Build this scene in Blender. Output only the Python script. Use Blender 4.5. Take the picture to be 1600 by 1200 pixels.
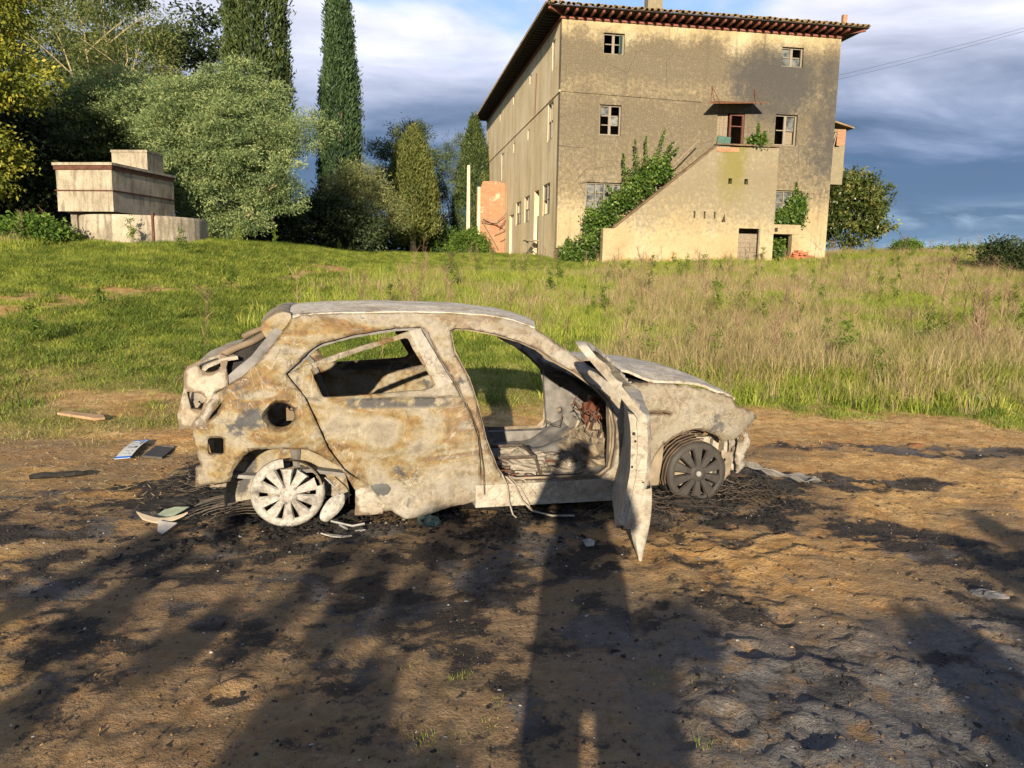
import bpy, bmesh, math, random
import numpy as np
from mathutils import Vector, Matrix
from mathutils.geometry import delaunay_2d_cdt

for o in list(bpy.data.objects):
    bpy.data.objects.remove(o)
SC = bpy.context.scene
COL = SC.collection
R = math.radians

# ------------------------------------------------------------------ camera
CAM_H = 1.51
cam_data = bpy.data.cameras.new('camera')
cam_data.sensor_fit = 'HORIZONTAL'
cam_data.sensor_width = 36.0
cam_data.lens = 36.0 * 1202.0 / 1600.0
cam_data.clip_start = 0.05
cam_data.clip_end = 5000.0
cam = bpy.data.objects.new('camera', cam_data)
COL.objects.link(cam)
cam.matrix_world = (Matrix.Translation((0, 0, CAM_H)) @ Matrix.Rotation(R(90 - 8.5), 4, 'X')
                    @ Matrix.Rotation(R(1.0), 4, 'Z'))
SC.camera = cam

# ------------------------------------------------------------------ light
SUN_AZ, SUN_EL = R(4.3), R(13.4)          # the light travels towards (sin az, cos az)
sun_dir = Vector((math.sin(SUN_AZ) * math.cos(SUN_EL), math.cos(SUN_AZ) * math.cos(SUN_EL), -math.sin(SUN_EL)))
sd = bpy.data.lights.new('sun', 'SUN')
sd.energy = 5.0
sd.angle = R(0.53)
sd.color = (1.0, 0.83, 0.60)
sun = bpy.data.objects.new('sun', sd)
COL.objects.link(sun)
sun.rotation_euler = sun_dir.to_track_quat('-Z', 'Y').to_euler()
sun.location = (0, -30, 20)

SC.view_settings.view_transform = 'Standard'
SC.view_settings.look = 'None'
SC.view_settings.gamma = 1.0
SC.view_settings.exposure = 1.08
SC.view_settings.use_curve_mapping = False
SC.cycles.max_bounces = 6
SC.cycles.diffuse_bounces = 3
SC.cycles.transparent_max_bounces = 8
SC.cycles.use_denoising = True


class G:
    """small wrapper for writing node trees"""
    def __init__(s, nt):
        s.nt = nt
        s.k = 0

    def new(s, t, **kw):
        n = s.nt.nodes.new(t)
        s.k += 1
        n.location = (-200 * (s.k % 12), -150 * (s.k // 12))
        for a, b in kw.items():
            setattr(n, a, b)
        return n

    def put(s, sock, v):
        if hasattr(v, 'bl_idname') or isinstance(v, bpy.types.NodeSocket):
            s.nt.links.new(v, sock)
        else:
            sock.default_value = v

    def coord(s, kind='Object'):
        return s.new('ShaderNodeTexCoord').outputs[kind]

    def pos(s):
        return s.new('ShaderNodeNewGeometry').outputs['Position']

    def mapping(s, v, scale=(1, 1, 1), loc=(0, 0, 0), rot=(0, 0, 0)):
        n = s.new('ShaderNodeMapping')
        s.put(n.inputs['Vector'], v)
        n.inputs['Scale'].default_value = scale
        n.inputs['Location'].default_value = loc
        n.inputs['Rotation'].default_value = rot
        return n.outputs[0]

    def noise(s, v, scale, detail=4, rough=0.55, dist=0.0):
        n = s.new('ShaderNodeTexNoise')
        s.put(n.inputs['Vector'], v)
        n.inputs['Scale'].default_value = scale
        n.inputs['Detail'].default_value = detail
        n.inputs['Roughness'].default_value = rough
        n.inputs['Distortion'].default_value = dist
        return n.outputs[0]

    def vor(s, v, scale, feature='F1', out='Distance'):
        n = s.new('ShaderNodeTexVoronoi', feature=feature)
        s.put(n.inputs['Vector'], v)
        n.inputs['Scale'].default_value = scale
        return n.outputs[out]

    def math(s, op, a, b=0.0, c=None, clamp=False):
        n = s.new('ShaderNodeMath', operation=op, use_clamp=clamp)
        s.put(n.inputs[0], a)
        s.put(n.inputs[1], b)
        if c is not None:
            s.put(n.inputs[2], c)
        return n.outputs[0]

    def ramp(s, f, stops, interp='LINEAR'):
        n = s.new('ShaderNodeValToRGB')
        s.put(n.inputs[0], f)
        cr = n.color_ramp
        cr.interpolation = interp
        while len(cr.elements) < len(stops):
            cr.elements.new(0.5)
        for e, (p, c) in zip(cr.elements, stops):
            e.position = p
            e.color = (c, c, c, 1) if isinstance(c, (int, float)) else tuple(c) + (1,)
        return n.outputs[0]

    def sstep(s, f, a, b):
        n = s.new('ShaderNodeMapRange', interpolation_type='SMOOTHSTEP')
        s.put(n.inputs[0], f)
        n.inputs[1].default_value = a
        n.inputs[2].default_value = b
        return n.outputs[0]

    def mix(s, a, b, f, mode='MIX'):
        n = s.new('ShaderNodeMix', data_type='RGBA', blend_type=mode)
        s.put(n.inputs[0], f)
        s.put(n.inputs[6], a if not isinstance(a, tuple) else a + (1,) * (4 - len(a)))
        s.put(n.inputs[7], b if not isinstance(b, tuple) else b + (1,) * (4 - len(b)))
        return n.outputs[2]

    def sep(s, v):
        n = s.new('ShaderNodeSeparateXYZ')
        s.put(n.inputs[0], v)
        return n.outputs

    def comb(s, x, y, z):
        n = s.new('ShaderNodeCombineXYZ')
        s.put(n.inputs[0], x); s.put(n.inputs[1], y); s.put(n.inputs[2], z)
        return n.outputs[0]

    def attr(s, name, out='Fac'):
        n = s.new('ShaderNodeAttribute')
        n.attribute_name = name
        return n.outputs[out]

    def bump(s, h, strength=0.5, dist=0.02):
        n = s.new('ShaderNodeBump')
        s.put(n.inputs['Height'], h)
        n.inputs['Strength'].default_value = strength
        n.inputs['Distance'].default_value = dist
        return n.outputs[0]


def material(name, fn):
    m = bpy.data.materials.new(name)
    m.use_nodes = True
    nt = m.node_tree
    nt.nodes.clear()
    g = G(nt)
    out = g.new('ShaderNodeOutputMaterial')
    b = g.new('ShaderNodeBsdfPrincipled')
    b.inputs['Roughness'].default_value = 0.85
    b.inputs['Specular IOR Level'].default_value = 0.25
    nt.links.new(b.outputs[0], out.inputs[0])
    r = fn(g, b)
    if r is not None:                                     # fn may return another shader
        nt.links.new(r, out.inputs[0])
    return m


def simple(name, col, rough=0.85, var=0.25, scale=8.0, metal=0.0, bump=0.0):
    def fn(g, b):
        c = g.coord()
        n = g.noise(c, scale, 5)
        k = g.ramp(n, [(0.25, 1 - var), (0.75, 1 + var)])
        g.put(b.inputs['Base Color'], g.mix(tuple(col), k, 1.0, 'MULTIPLY'))
        b.inputs['Roughness'].default_value = rough
        b.inputs['Metallic'].default_value = metal
        if bump:
            g.put(b.inputs['Normal'], g.bump(n, bump, 0.01))
    return material(name, fn)


# ------------------------------------------------------------------ sky
world = bpy.data.worlds.new('World')
SC.world = world
world.use_nodes = True
wn = world.node_tree
wn.nodes.clear()
g = G(wn)
w_out = g.new('ShaderNodeOutputWorld')
bg = g.new('ShaderNodeBackground')
wn.links.new(bg.outputs[0], w_out.inputs[0])
sky = g.new('ShaderNodeTexSky')
sky.sky_type = 'NISHITA'
sky.sun_disc = False
sky.sun_elevation = SUN_EL
sky.sun_rotation = math.atan2(-sun_dir.x, -sun_dir.y)
sky.altitude = 100
sky.air_density = 1.0
sky.dust_density = 0.6
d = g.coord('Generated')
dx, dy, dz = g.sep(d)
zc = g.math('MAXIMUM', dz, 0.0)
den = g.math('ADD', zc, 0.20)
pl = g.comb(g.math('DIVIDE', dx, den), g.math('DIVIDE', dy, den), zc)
# broken cloud deck: soft billows seen at a grazing angle
n_big = g.noise(g.mapping(pl, (0.85, 0.85, 1.0), (3.1, 1.7, 0)), 1.0, 6, 0.52, 0.3)
n_mid = g.noise(g.mapping(pl, (1.9, 2.6, 1.0), (7.3, 4.0, 0)), 1.0, 7, 0.55, 0.4)
n_str = g.noise(g.mapping(d, (2.2, 2.2, 22.0), (0.4, 0.2, 0.0)), 1.6, 6, 0.55, 0.5)
el = g.math('ADD', zc, g.math('MULTIPLY', g.math('SUBTRACT', n_mid, 0.5), 0.17))
el = g.math('ADD', el, g.math('MULTIPLY', g.math('SUBTRACT', n_str, 0.5), 0.028))
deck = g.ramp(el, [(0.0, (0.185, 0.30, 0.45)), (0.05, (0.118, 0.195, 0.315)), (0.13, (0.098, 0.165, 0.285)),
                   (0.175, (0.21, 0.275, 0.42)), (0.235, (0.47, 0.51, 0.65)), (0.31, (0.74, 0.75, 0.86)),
                   (0.45, (0.42, 0.45, 0.56)), (0.7, (0.22, 0.26, 0.37)), (1.0, (0.17, 0.21, 0.32))])  # overhead stops, out of view, darkened to weaken the fill light
# lighter and darker folds
fold = g.ramp(n_mid, [(0.28, 0.84), (0.5, 1.0), (0.72, 1.20)])
calm = g.ramp(zc, [(0.06, 0.45), (0.24, 1.0)])
deck = g.mix(deck, fold, calm, 'MULTIPLY')
fold2 = g.ramp(n_str, [(0.3, 0.95), (0.7, 1.06)])
deck = g.mix(deck, fold2, calm, 'MULTIPLY')
# bright streak low over the horizon where the deck ends
zz = g.math('ADD', dz, g.math('MULTIPLY', g.math('SUBTRACT', n_str, 0.5), 0.03))
streak = g.ramp(zz, [(0.0, 0.15), (0.035, 0.5), (0.05, 0.10), (0.062, 0.75), (0.076, 0.1), (0.09, 0.0)])
streak = g.math('MULTIPLY', streak, g.ramp(n_mid, [(0.40, 0.0), (0.62, 0.9)]))
deck = g.mix(deck, (0.52, 0.70, 0.84), streak)
# openings in the deck show the blue sky; widened overhead, out of view, to cut fill
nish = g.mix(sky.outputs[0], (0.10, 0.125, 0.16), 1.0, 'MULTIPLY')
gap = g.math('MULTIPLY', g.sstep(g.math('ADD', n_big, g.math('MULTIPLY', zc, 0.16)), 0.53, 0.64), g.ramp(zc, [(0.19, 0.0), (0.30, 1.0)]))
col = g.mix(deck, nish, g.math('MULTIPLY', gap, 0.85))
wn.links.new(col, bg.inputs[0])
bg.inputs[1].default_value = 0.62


# ------------------------------------------------------------------ numpy noise
def _h(ix, iy, seed):
    n = (ix.astype(np.int64) * 374761393 + iy.astype(np.int64) * 668265263 + seed * 1442695041) & 0x7fffffff
    n = ((n ^ (n >> 13)) * 1274126177) & 0x7fffffff
    n = n ^ (n >> 16)
    return (n & 0xffff) / 65535.0


def vnoise(x, y, seed=0):
    x = np.asarray(x, float); y = np.asarray(y, float)
    ix = np.floor(x); iy = np.floor(y)
    fx = x - ix; fy = y - iy
    fx = fx * fx * (3 - 2 * fx); fy = fy * fy * (3 - 2 * fy)
    a = _h(ix, iy, seed); b = _h(ix + 1, iy, seed); c = _h(ix, iy + 1, seed); e = _h(ix + 1, iy + 1, seed)
    return (a * (1 - fx) + b * fx) * (1 - fy) + (c * (1 - fx) + e * fx) * fy


def fbm(x, y, seed=0, octv=4, gain=0.5):
    s = 0.0; a = 1.0; t = 0.0
    x = np.asarray(x, float); y = np.asarray(y, float)
    for i in range(octv):
        s = s + a * vnoise(x, y, seed + i * 17); t += a
        x = x * 2.03 + 3.1; y = y * 2.03 + 1.7; a *= gain
    return s / t


def sst(x, a, b):
    t = np.clip((np.asarray(x, float) - a) / (b - a), 0, 1)
    return t * t * (3 - 2 * t)


# ------------------------------------------------------------------ object helpers
def raw_mesh(name, V, Fc, mats=None, smooth=False, attrs=None):
    me = bpy.data.meshes.new(name)
    if isinstance(V, np.ndarray) and isinstance(Fc, np.ndarray):
        nv, (nf, k) = len(V), Fc.shape
        me.vertices.add(nv)
        me.vertices.foreach_set('co', V.astype(np.float32).ravel())
        me.loops.add(nf * k)
        me.loops.foreach_set('vertex_index', Fc.astype(np.int32).ravel())
        me.polygons.add(nf)
        me.polygons.foreach_set('loop_start', np.arange(0, nf * k, k, dtype=np.int32))
        me.update(calc_edges=True)
    else:
        me.from_pydata([tuple(v) for v in V], [], [tuple(f) for f in Fc])
        me.update()
    for k_, a in (attrs or {}).items():
        at = me.attributes.new(k_, 'FLOAT', 'POINT')
        at.data.foreach_set('value', np.asarray(a, np.float32))
    if mats is not None:
        for m in (mats if isinstance(mats, (list, tuple)) else [mats]):
            me.materials.append(m)
    if smooth:
        me.polygons.foreach_set('use_smooth', np.ones(len(me.polygons), bool))
    return me


def obj(name, me, parent=None, loc=None, rot=None):
    o = bpy.data.objects.new(name, me)
    COL.objects.link(o)
    if parent is not None:
        o.parent = parent
    if loc is not None:
        o.location = loc
    if rot is not None:
        o.rotation_euler = rot
    return o


def tag(o, label, cat, group=None):
    o['label'] = label
    o['category'] = cat
    if group:
        o['group'] = group
    return o


def thing(name, label, cat, loc=(0, 0, 0), rotz=0.0, group=None):
    return tag(obj(name, None, None, loc, (0, 0, rotz)), label, cat, group)


def copy_tree(o, parent=None):
    c = o.copy()
    COL.objects.link(c)
    if parent is not None:
        c.parent = parent
    for ch in list(o.children):
        copy_tree(ch, c)
    return c


class MB:
    """collects simple solids into one mesh"""
    def __init__(s):
        s.v = []
        s.f = []

    def add(s, V, Fc):
        b = len(s.v)
        s.v += [tuple(p) for p in V]
        s.f += [tuple(i + b for i in f) for f in Fc]
        return s

    def box(s, c, size, rot=None, taper=1.0):
        x, y, z = [a / 2 for a in size]
        V = [Vector((sx * x * (taper if sz > 0 else 1), sy * y * (taper if sz > 0 else 1), sz * z))
             for sx in (-1, 1) for sy in (-1, 1) for sz in (-1, 1)]
        if rot is not None:
            V = [rot @ p for p in V]
        V = [p + Vector(c) for p in V]
        return s.add(V, [(0, 1, 3, 2), (4, 6, 7, 5), (0, 4, 5, 1), (2, 3, 7, 6), (0, 2, 6, 4), (1, 5, 7, 3)])

    def bar(s, a, b, w, h, up=(0, 0, 1)):
        a, b = Vector(a), Vector(b)
        t = (b - a)
        L = t.length
        t.normalize()
        u = Vector(up)
        if abs(t.dot(u)) > 0.98:
            u = Vector((1, 0, 0))
        sx = t.cross(u).normalized()
        u = sx.cross(t)
        M = Matrix((t, sx, u)).transposed()
        return s.box((a + b) / 2, (L, w, h), M)

    def tube(s, pts, r, seg=6, cap=True):
        pts = [Vector(p) for p in pts]
        rs = r if isinstance(r, (list, tuple)) else [r] * len(pts)
        V, Fc = [], []
        n0 = None
        for i, p in enumerate(pts):
            t = (pts[min(i + 1, len(pts) - 1)] - pts[max(i - 1, 0)])
            if t.length < 1e-9:
                t = Vector((0, 0, 1))
            t.normalize()
            if n0 is None:
                n0 = t.orthogonal().normalized()
            else:
                n0 = (n0 - t * n0.dot(t))
                n0 = n0.normalized() if n0.length > 1e-6 else t.orthogonal().normalized()
            b = t.cross(n0)
            for k in range(seg):
                a = 2 * math.pi * k / seg
                V.append(p + (n0 * math.cos(a) + b * math.sin(a)) * rs[i])
        for i in range(len(pts) - 1):
            for k in range(seg):
                k2 = (k + 1) % seg
                Fc.append((i * seg + k, i * seg + k2, (i + 1) * seg + k2, (i + 1) * seg + k))
        if cap:
            Fc.append(tuple(range(seg))[::-1])
            Fc.append(tuple((len(pts) - 1) * seg + k for k in range(seg)))
        return s.add(V, Fc)

    def lathe(s, prof, seg=24, axis='z', a0=0.0, a1=2 * math.pi, c=(0, 0, 0)):
        """profile of (radius, height); axis z or y (height along -y)"""
        full = abs(a1 - a0 - 2 * math.pi) < 1e-6
        n = seg if full else seg + 1
        V, Fc = [], []
        for (r_, h_) in prof:
            for k in range(n):
                a = a0 + (a1 - a0) * k / seg
                if axis == 'z':
                    V.append((c[0] + r_ * math.cos(a), c[1] + r_ * math.sin(a), c[2] + h_))
                else:
                    V.append((c[0] + r_ * math.cos(a), c[1] - h_, c[2] + r_ * math.sin(a)))
        for i in range(len(prof) - 1):
            for k in range(seg):
                k2 = (k + 1) % n
                Fc.append((i * n + k, i * n + k2, (i + 1) * n + k2, (i + 1) * n + k))
        return s.add(V, Fc)

    def build(s, name, mat, parent=None, smooth=False, loc=None, rot=None):
        me = raw_mesh(name, s.v, s.f, mat, smooth)
        return obj(name, me, parent, loc, rot)


def pip(P, poly):
    """even-odd test for many points"""
    x, y = P[:, 0], P[:, 1]
    ins = np.zeros(len(P), bool)
    q = np.asarray(poly, float)
    j = len(q) - 1
    for i in range(len(q)):
        xi, yi = q[i]; xj, yj = q[j]
        c = ((yi > y) != (yj > y)) & (x < (xj - xi) * (y - yi) / (yj - yi + 1e-12) + xi)
        ins ^= c
        j = i
    return ins


def resample(poly, step):
    out = []
    n = len(poly)
    for i in range(n):
        a = np.array(poly[i], float); b = np.array(poly[(i + 1) % n], float)
        k = max(1, int(round(np.linalg.norm(b - a) / step)))
        for t in range(k):
            out.append(tuple(a + (b - a) * t / k))
    return out


def smooth_poly(poly, it=1):
    for _ in range(it):
        q = []
        n = len(poly)
        for i in range(n):
            a = np.array(poly[i]); b = np.array(poly[(i + 1) % n])
            q.append(tuple(a * .75 + b * .25)); q.append(tuple(a * .25 + b * .75))
        poly = q
    return poly


def seg_dist(P, loops):
    d = np.full(len(P), 1e9)
    for lp in loops:
        q = np.asarray(lp, float)
        for i in range(len(q)):
            a = q[i]; b = q[(i + 1) % len(q)]
            ab = b - a
            t = np.clip(((P - a) @ ab) / (ab @ ab + 1e-12), 0, 1)
            d = np.minimum(d, np.linalg.norm(P - (a + t[:, None] * ab), axis=1))
    return d


def sheet2d(outer, holes, step, seed=1):
    """triangulated planar sheet with holes -> points, triangles, boundary distance"""
    outer = resample(outer, step)
    holes = [resample(h, step) for h in holes]
    loops = [outer] + holes
    pts, edges = [], []
    for lp in loops:
        b = len(pts)
        pts += lp
        edges += [(b + i, b + (i + 1) % len(lp)) for i in range(len(lp))]
    q = np.array(outer)
    x0, y0 = q.min(0); x1, y1 = q.max(0)
    gx, gy = np.meshgrid(np.arange(x0 + step / 2, x1, step), np.arange(y0 + step / 2, y1, step))
    rng = np.random.default_rng(seed)
    gp = np.stack([gx.ravel(), gy.ravel()], 1) + rng.uniform(-.18, .18, (gx.size, 2)) * step
    ok = pip(gp, outer)
    for h in holes:
        ok &= ~pip(gp, h)
    gp = gp[ok]
    if len(gp):
        gp = gp[seg_dist(gp, loops) > step * 0.45]
    pts += [tuple(p) for p in gp]
    r = delaunay_2d_cdt([Vector(p) for p in pts], edges, [], 0, 1e-6)
    V = np.array([tuple(v) for v in r[0]])
    T = np.array([f for f in r[2] if len(f) == 3])
    cen = V[T].mean(1)
    ok = pip(cen, outer)
    for h in holes:
        ok &= ~pip(cen, h)
    T = T[ok]
    used = np.unique(T)
    remap = -np.ones(len(V), int); remap[used] = np.arange(len(used))
    V = V[used]; T = remap[T]
    # consistent winding
    a = V[T[:, 0]]; b = V[T[:, 1]]; c = V[T[:, 2]]
    ar = (b[:, 0] - a[:, 0]) * (c[:, 1] - a[:, 1]) - (b[:, 1] - a[:, 1]) * (c[:, 0] - a[:, 0])
    T[ar < 0] = T[ar < 0][:, ::-1]
    return V, T, seg_dist(V, loops)


def thicken(front, back, T):
    """front and back vertex arrays sharing triangles T (front wound as T) -> closed solid"""
    n = len(front)
    e = {}
    for t in T:
        for i in range(3):
            a, b = int(t[i]), int(t[(i + 1) % 3])
            e[(a, b)] = e.get((a, b), 0) + 1
    bd = [(a, b) for (a, b) in e if (b, a) not in e]
    V = np.vstack([front, back])
    Fc = [tuple(map(int, t)) for t in T] + [(int(t[0]) + n, int(t[2]) + n, int(t[1]) + n) for t in T]
    Fc += [(b, a, a + n, b + n) for a, b in bd]
    return V, Fc


def shade_auto(o, ang=40):
    me = o.data
    bm = bmesh.new(); bm.from_mesh(me)
    for f in bm.faces:
        f.smooth = True
    lim = R(ang)
    for e in bm.edges:
        if len(e.link_faces) == 2 and e.calc_face_angle(0) > lim:
            e.smooth = False
    bm.to_mesh(me); bm.free()
    return o

# ================================================================== TERRAIN
CAR_A = R(13.2)
CAR_O = (-0.213, 5.379)


def hgt(x, y):
    x = np.asarray(x, float); y = np.asarray(y, float)
    c = np.interp(y, [-60, 7.5, 14, 20, 26, 32, 38, 41, 46, 55, 75, 100, 150, 400],
                  [0, 0, .33, .66, 1.02, 1.42, 1.83, 2.13, 2.35, 2.15, 2.2, 1.2, -8, -30])
    l = np.interp(y, [-60, 7.5, 12, 18, 24, 30, 45, 75, 100, 150, 400],
                  [0, 0, .5, 1.32, 2.05, 2.4, 2.35, 2.3, 1.3, -8, -30])
    t = sst(-x, 3.5, 11.0)
    h = c * (1 - t) + l * t
    h = h + 0.42 * sst(x, 14, 24) * sst(y, 30, 43) * (1 - sst(y, 47, 60))
    h = h + (fbm(x * .23, y * .23, 5, 3) - .5) * .35 * sst(y, 8, 16) * (1 - sst(y, 60, 90))
    h = h + (fbm(x * .55, y * .55, 9, 3) - .5) * .10
    return h


def carframe(x, y):
    dx = x - CAR_O[0]; dy = y - CAR_O[1]
    ca, sa = math.cos(CAR_A), math.sin(CAR_A)
    return dx * ca + dy * sa, -dx * sa + dy * ca


def green_mask(x, y):
    yb = np.interp(x, [-9, -5, -2.5, 0, 1.5, 4.5, 6.0, 12], [6.5, 6.5, 6.9, 7.9, 8.0, 7.75, 7.4, 7.2])
    n = fbm(x * .7, y * .9, 21, 4)
    n2 = fbm(x * 2.3, y * 2.6, 25, 3)
    g_ = sst(y - yb + (n - .5) * 2.4 + (n2 - .5) * .9, -.25, .75)
    # worn soil strip behind the car's tail, dirt track to the left, stony spots
    s = np.exp(-((y - (8.05 + .08 * (x + 4))) / .42) ** 2) * (1 - sst(x, -2.9, -1.8))
    tx = np.interp(y, [12, 13.3, 14.7, 16.7, 18.5, 21, 27, 32], [-9.6, -9.2, -8.8, -8.1, -7.4, -6.8, -6.0, -5.6])
    wd = np.interp(y, [12, 14, 17, 21, 25, 28, 33], [1.9, 1.7, .9, .35, .3, .6, .2])
    s2 = np.exp(-((x - tx + (n - .5) * 2) / wd) ** 2) * sst(y, 12, 13.2) * (1 - sst(y, 29, 33))
    s3 = sst(n, .60, .70) * (1 - sst(x, -2, 0)) * (1 - sst(y, 9, 11)) * .8
    g_ = g_ * (1 - np.clip(s * 1.15 * sst(n2, .3, .5), 0, 1)) * (1 - np.clip(s2 * 1.25 * sst(n2, .3, .52), 0, 1)) * (1 - s3)
    u, v = carframe(x, y)
    g_ = g_ * sst(np.maximum(np.abs(u) - 2.0, np.abs(v) - .9), .15, 1.0)
    return np.clip(g_, 0, 1)


def soot_mask(x, y):
    u, v = carframe(x, y)
    n = fbm(x * 1.3, y * 1.5, 41, 5, .6)
    n2 = fbm(x * 5.5, y * 6.5, 47, 4, .6)
    d_ = np.hypot(np.maximum(np.abs(u) - 1.75, 0), np.maximum(np.abs(v) - .8, 0))
    m = 1 - sst(d_ + (n - .5) * 1.1, .12, .75)

    def el(cx, cy, rx, ry, a, k):
        ca, sa = math.cos(a), math.sin(a)
        p = ((x - cx) * ca + (y - cy) * sa) / rx; q = (-(x - cx) * sa + (y - cy) * ca) / ry
        return k * (1 - sst(np.hypot(p, q) + (n - .5) * 1.3, .55, 1.15))
    m = np.maximum(m, el(-2.35, 4.75, 1.1, .75, .25, 1.0))
    m = np.maximum(m, el(-2.2, 3.6, 1.5, .45, .35, .85))
    m = np.maximum(m, el(2.5, 5.45, .9, .32, .15, .95))
    m = np.maximum(m, el(3.3, 6.55, 1.5, .30, -.08, .75))
    m = np.maximum(m, el(2.5, 4.1, 1.25, .42, -.55, .9))
    m = np.maximum(m, el(3.2, 3.5, 1.3, .5, -.5, .8))
    m = np.maximum(m, el(-.5, 4.0, 2.1, .50, .12, 1.0))
    m = np.maximum(m, el(.9, 3.4, .9, .35, -.2, .35))
    m = np.maximum(m, el(.1, 3.5, 1.4, .7, .0, .85))
    m = np.maximum(m, el(.2, 2.5, 1.6, .6, .0, .45))
    m = np.maximum(m, el(-1.2, 3.2, 1.9, .9, .2, .66))
    m = np.maximum(m, sst(n, .51, .61) * .48 * (1 - sst(y, 4.4, 5.6)))
    brk = sst(n2, .40, .58)
    m = m * (.42 + .58 * brk) + .35 * sst(n2, .60, .72) * (1 - sst(y, 6.5, 8.5)) * sst(n, .35, .55)
    return np.clip(m, 0, 1)


def film_mask(x, y):
    # thin sooty film round the wreck; its foreground spread also paints in shade
    n = fbm(x * .9 + 5, y * 1.2, 51, 4, .55)
    f = .95 * (1 - sst(y + (n - .5) * 1.4, 4.0, 5.2)) * sst(x + (n - .5) * 1.5, -3.0, -2.0)
    f = f * (1 - .62 * np.exp(-((x - 1.35) / .8) ** 2 - ((y - 3.9) / .75) ** 2))  # film thinned here to paint a sunlit ochre patch
    u, v = carframe(x, y)
    d_ = np.hypot(np.maximum(np.abs(u) - 1.7, 0), np.maximum(np.abs(v) - .8, 0))
    f = np.maximum(f, 1 - sst(d_ + (n - .5) * .8, .2, 1.0))
    f = np.maximum(f, .6 * sst(n, .5, .62) * (1 - sst(y, 6.2, 7.4)))
    return np.clip(f * (.55 + .9 * n), 0, 1)


FOOT = [(1.01, 2.36, .30, .085), (.76, 2.43, -.2, .085), (.98, 2.92, .4, .075), (1.22, 3.25, .5, .07), (.58, 2.36, .1, .07), (1.75, 2.40, .4, .075), (-.98, 2.55, .6, .07)]


def micro(x, y):
    near = (1 - sst(y, 7.0, 9.5)) * sst(y, .5, 1.5)
    h = (fbm(x * 2.6, y * 3.6, 61, 3, .5) - .5) * .030
    h = h + (fbm(x * 11, y * 13, 65, 4, .65) - .5) * .024
    # wheel ruts with lug marks crossing the foreground
    for cx, sl, wd in ((-.55, .18, .12), (.55, .10, .12), (1.5, -.35, .14)):
        dd = (x - (cx + sl * (y - 2.5))) / wd
        r_ = np.exp(-dd ** 4)
        h = h - .014 * r_ + .010 * r_ * .35 * np.sin(y * 47 + np.abs(dd) * 6.0 + 2.5 * np.sin(x * 9)) * sst(fbm(x * 2, y * 2, 68, 2), .35, .55)
        h = h + .010 * np.exp(-((np.abs(dd) - 1.25) / .35) ** 2)
    for fx, fy, a, w in FOOT:
        ca, sa = math.cos(a), math.sin(a)
        p = ((x - fx) * ca - (y - fy) * sa) / w; q = ((x - fx) * sa + (y - fy) * ca) / (w * 1.15)
        rr = np.hypot(p, q)
        h = h - .016 * (1 - sst(rr, .6, .95)) + .012 * np.exp(-((rr - 1.12) / .2) ** 2)
    # ridges pushed up by the tyres on the right
    rg = np.abs(fbm(x * 2.6 + 3, y * 3.6, 71, 4) - .5)
    h = h + .014 * (1 - sst(rg, .0, .05)) * sst(x, .3, 1.0)
    rest = (fbm(x * 1.7, y * 1.7, 77, 3) - .5) * .07
    return h * near + rest * (1 - near)


def axis(segs):
    out = [segs[0][0]]
    for a, b, d0, d1 in segs:
        p = a
        while p < b - 1e-6:
            t = (p - a) / (b - a)
            p += d0 + (d1 - d0) * t
            out.append(min(p, b))
    return np.array(out)


gx = axis([(-400, -60, 60, 20), (-60, -12, 6, 1.0), (-12, -4.2, .9, .12), (-4.2, -2.2, .05, .03), (-2.2, 2.8, .025, .025),
           (2.8, 5, .03, .06), (5, 14, .12, 1.0), (14, 60, 1.0, 6), (60, 400, 20, 60)])
gy = axis([(-60, -3, 6, 1.0), (-3, 1.6, .6, .06), (1.6, 4.6, .022, .022), (4.6, 8.5, .03, .06), (8.5, 20, .10, .45), (20, 60, .5, 1.2),
           (60, 110, 2, 6), (110, 400, 10, 60)])
XX, YY = np.meshgrid(gx, gy)
ZZ = hgt(XX, YY) + micro(XX, YY)
nx, ny = len(gx), len(gy)
V = np.stack([XX.ravel(), YY.ravel(), ZZ.ravel()], 1)
ii = (np.arange(ny - 1)[:, None] * nx + np.arange(nx - 1)[None, :]).ravel()
Fc = np.stack([ii, ii + 1, ii + nx + 1, ii + nx], 1)
gm = green_mask(XX, YY).ravel()
sm_ = soot_mask(XX, YY).ravel()
fm_ = film_mask(XX, YY).ravel()


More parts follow.
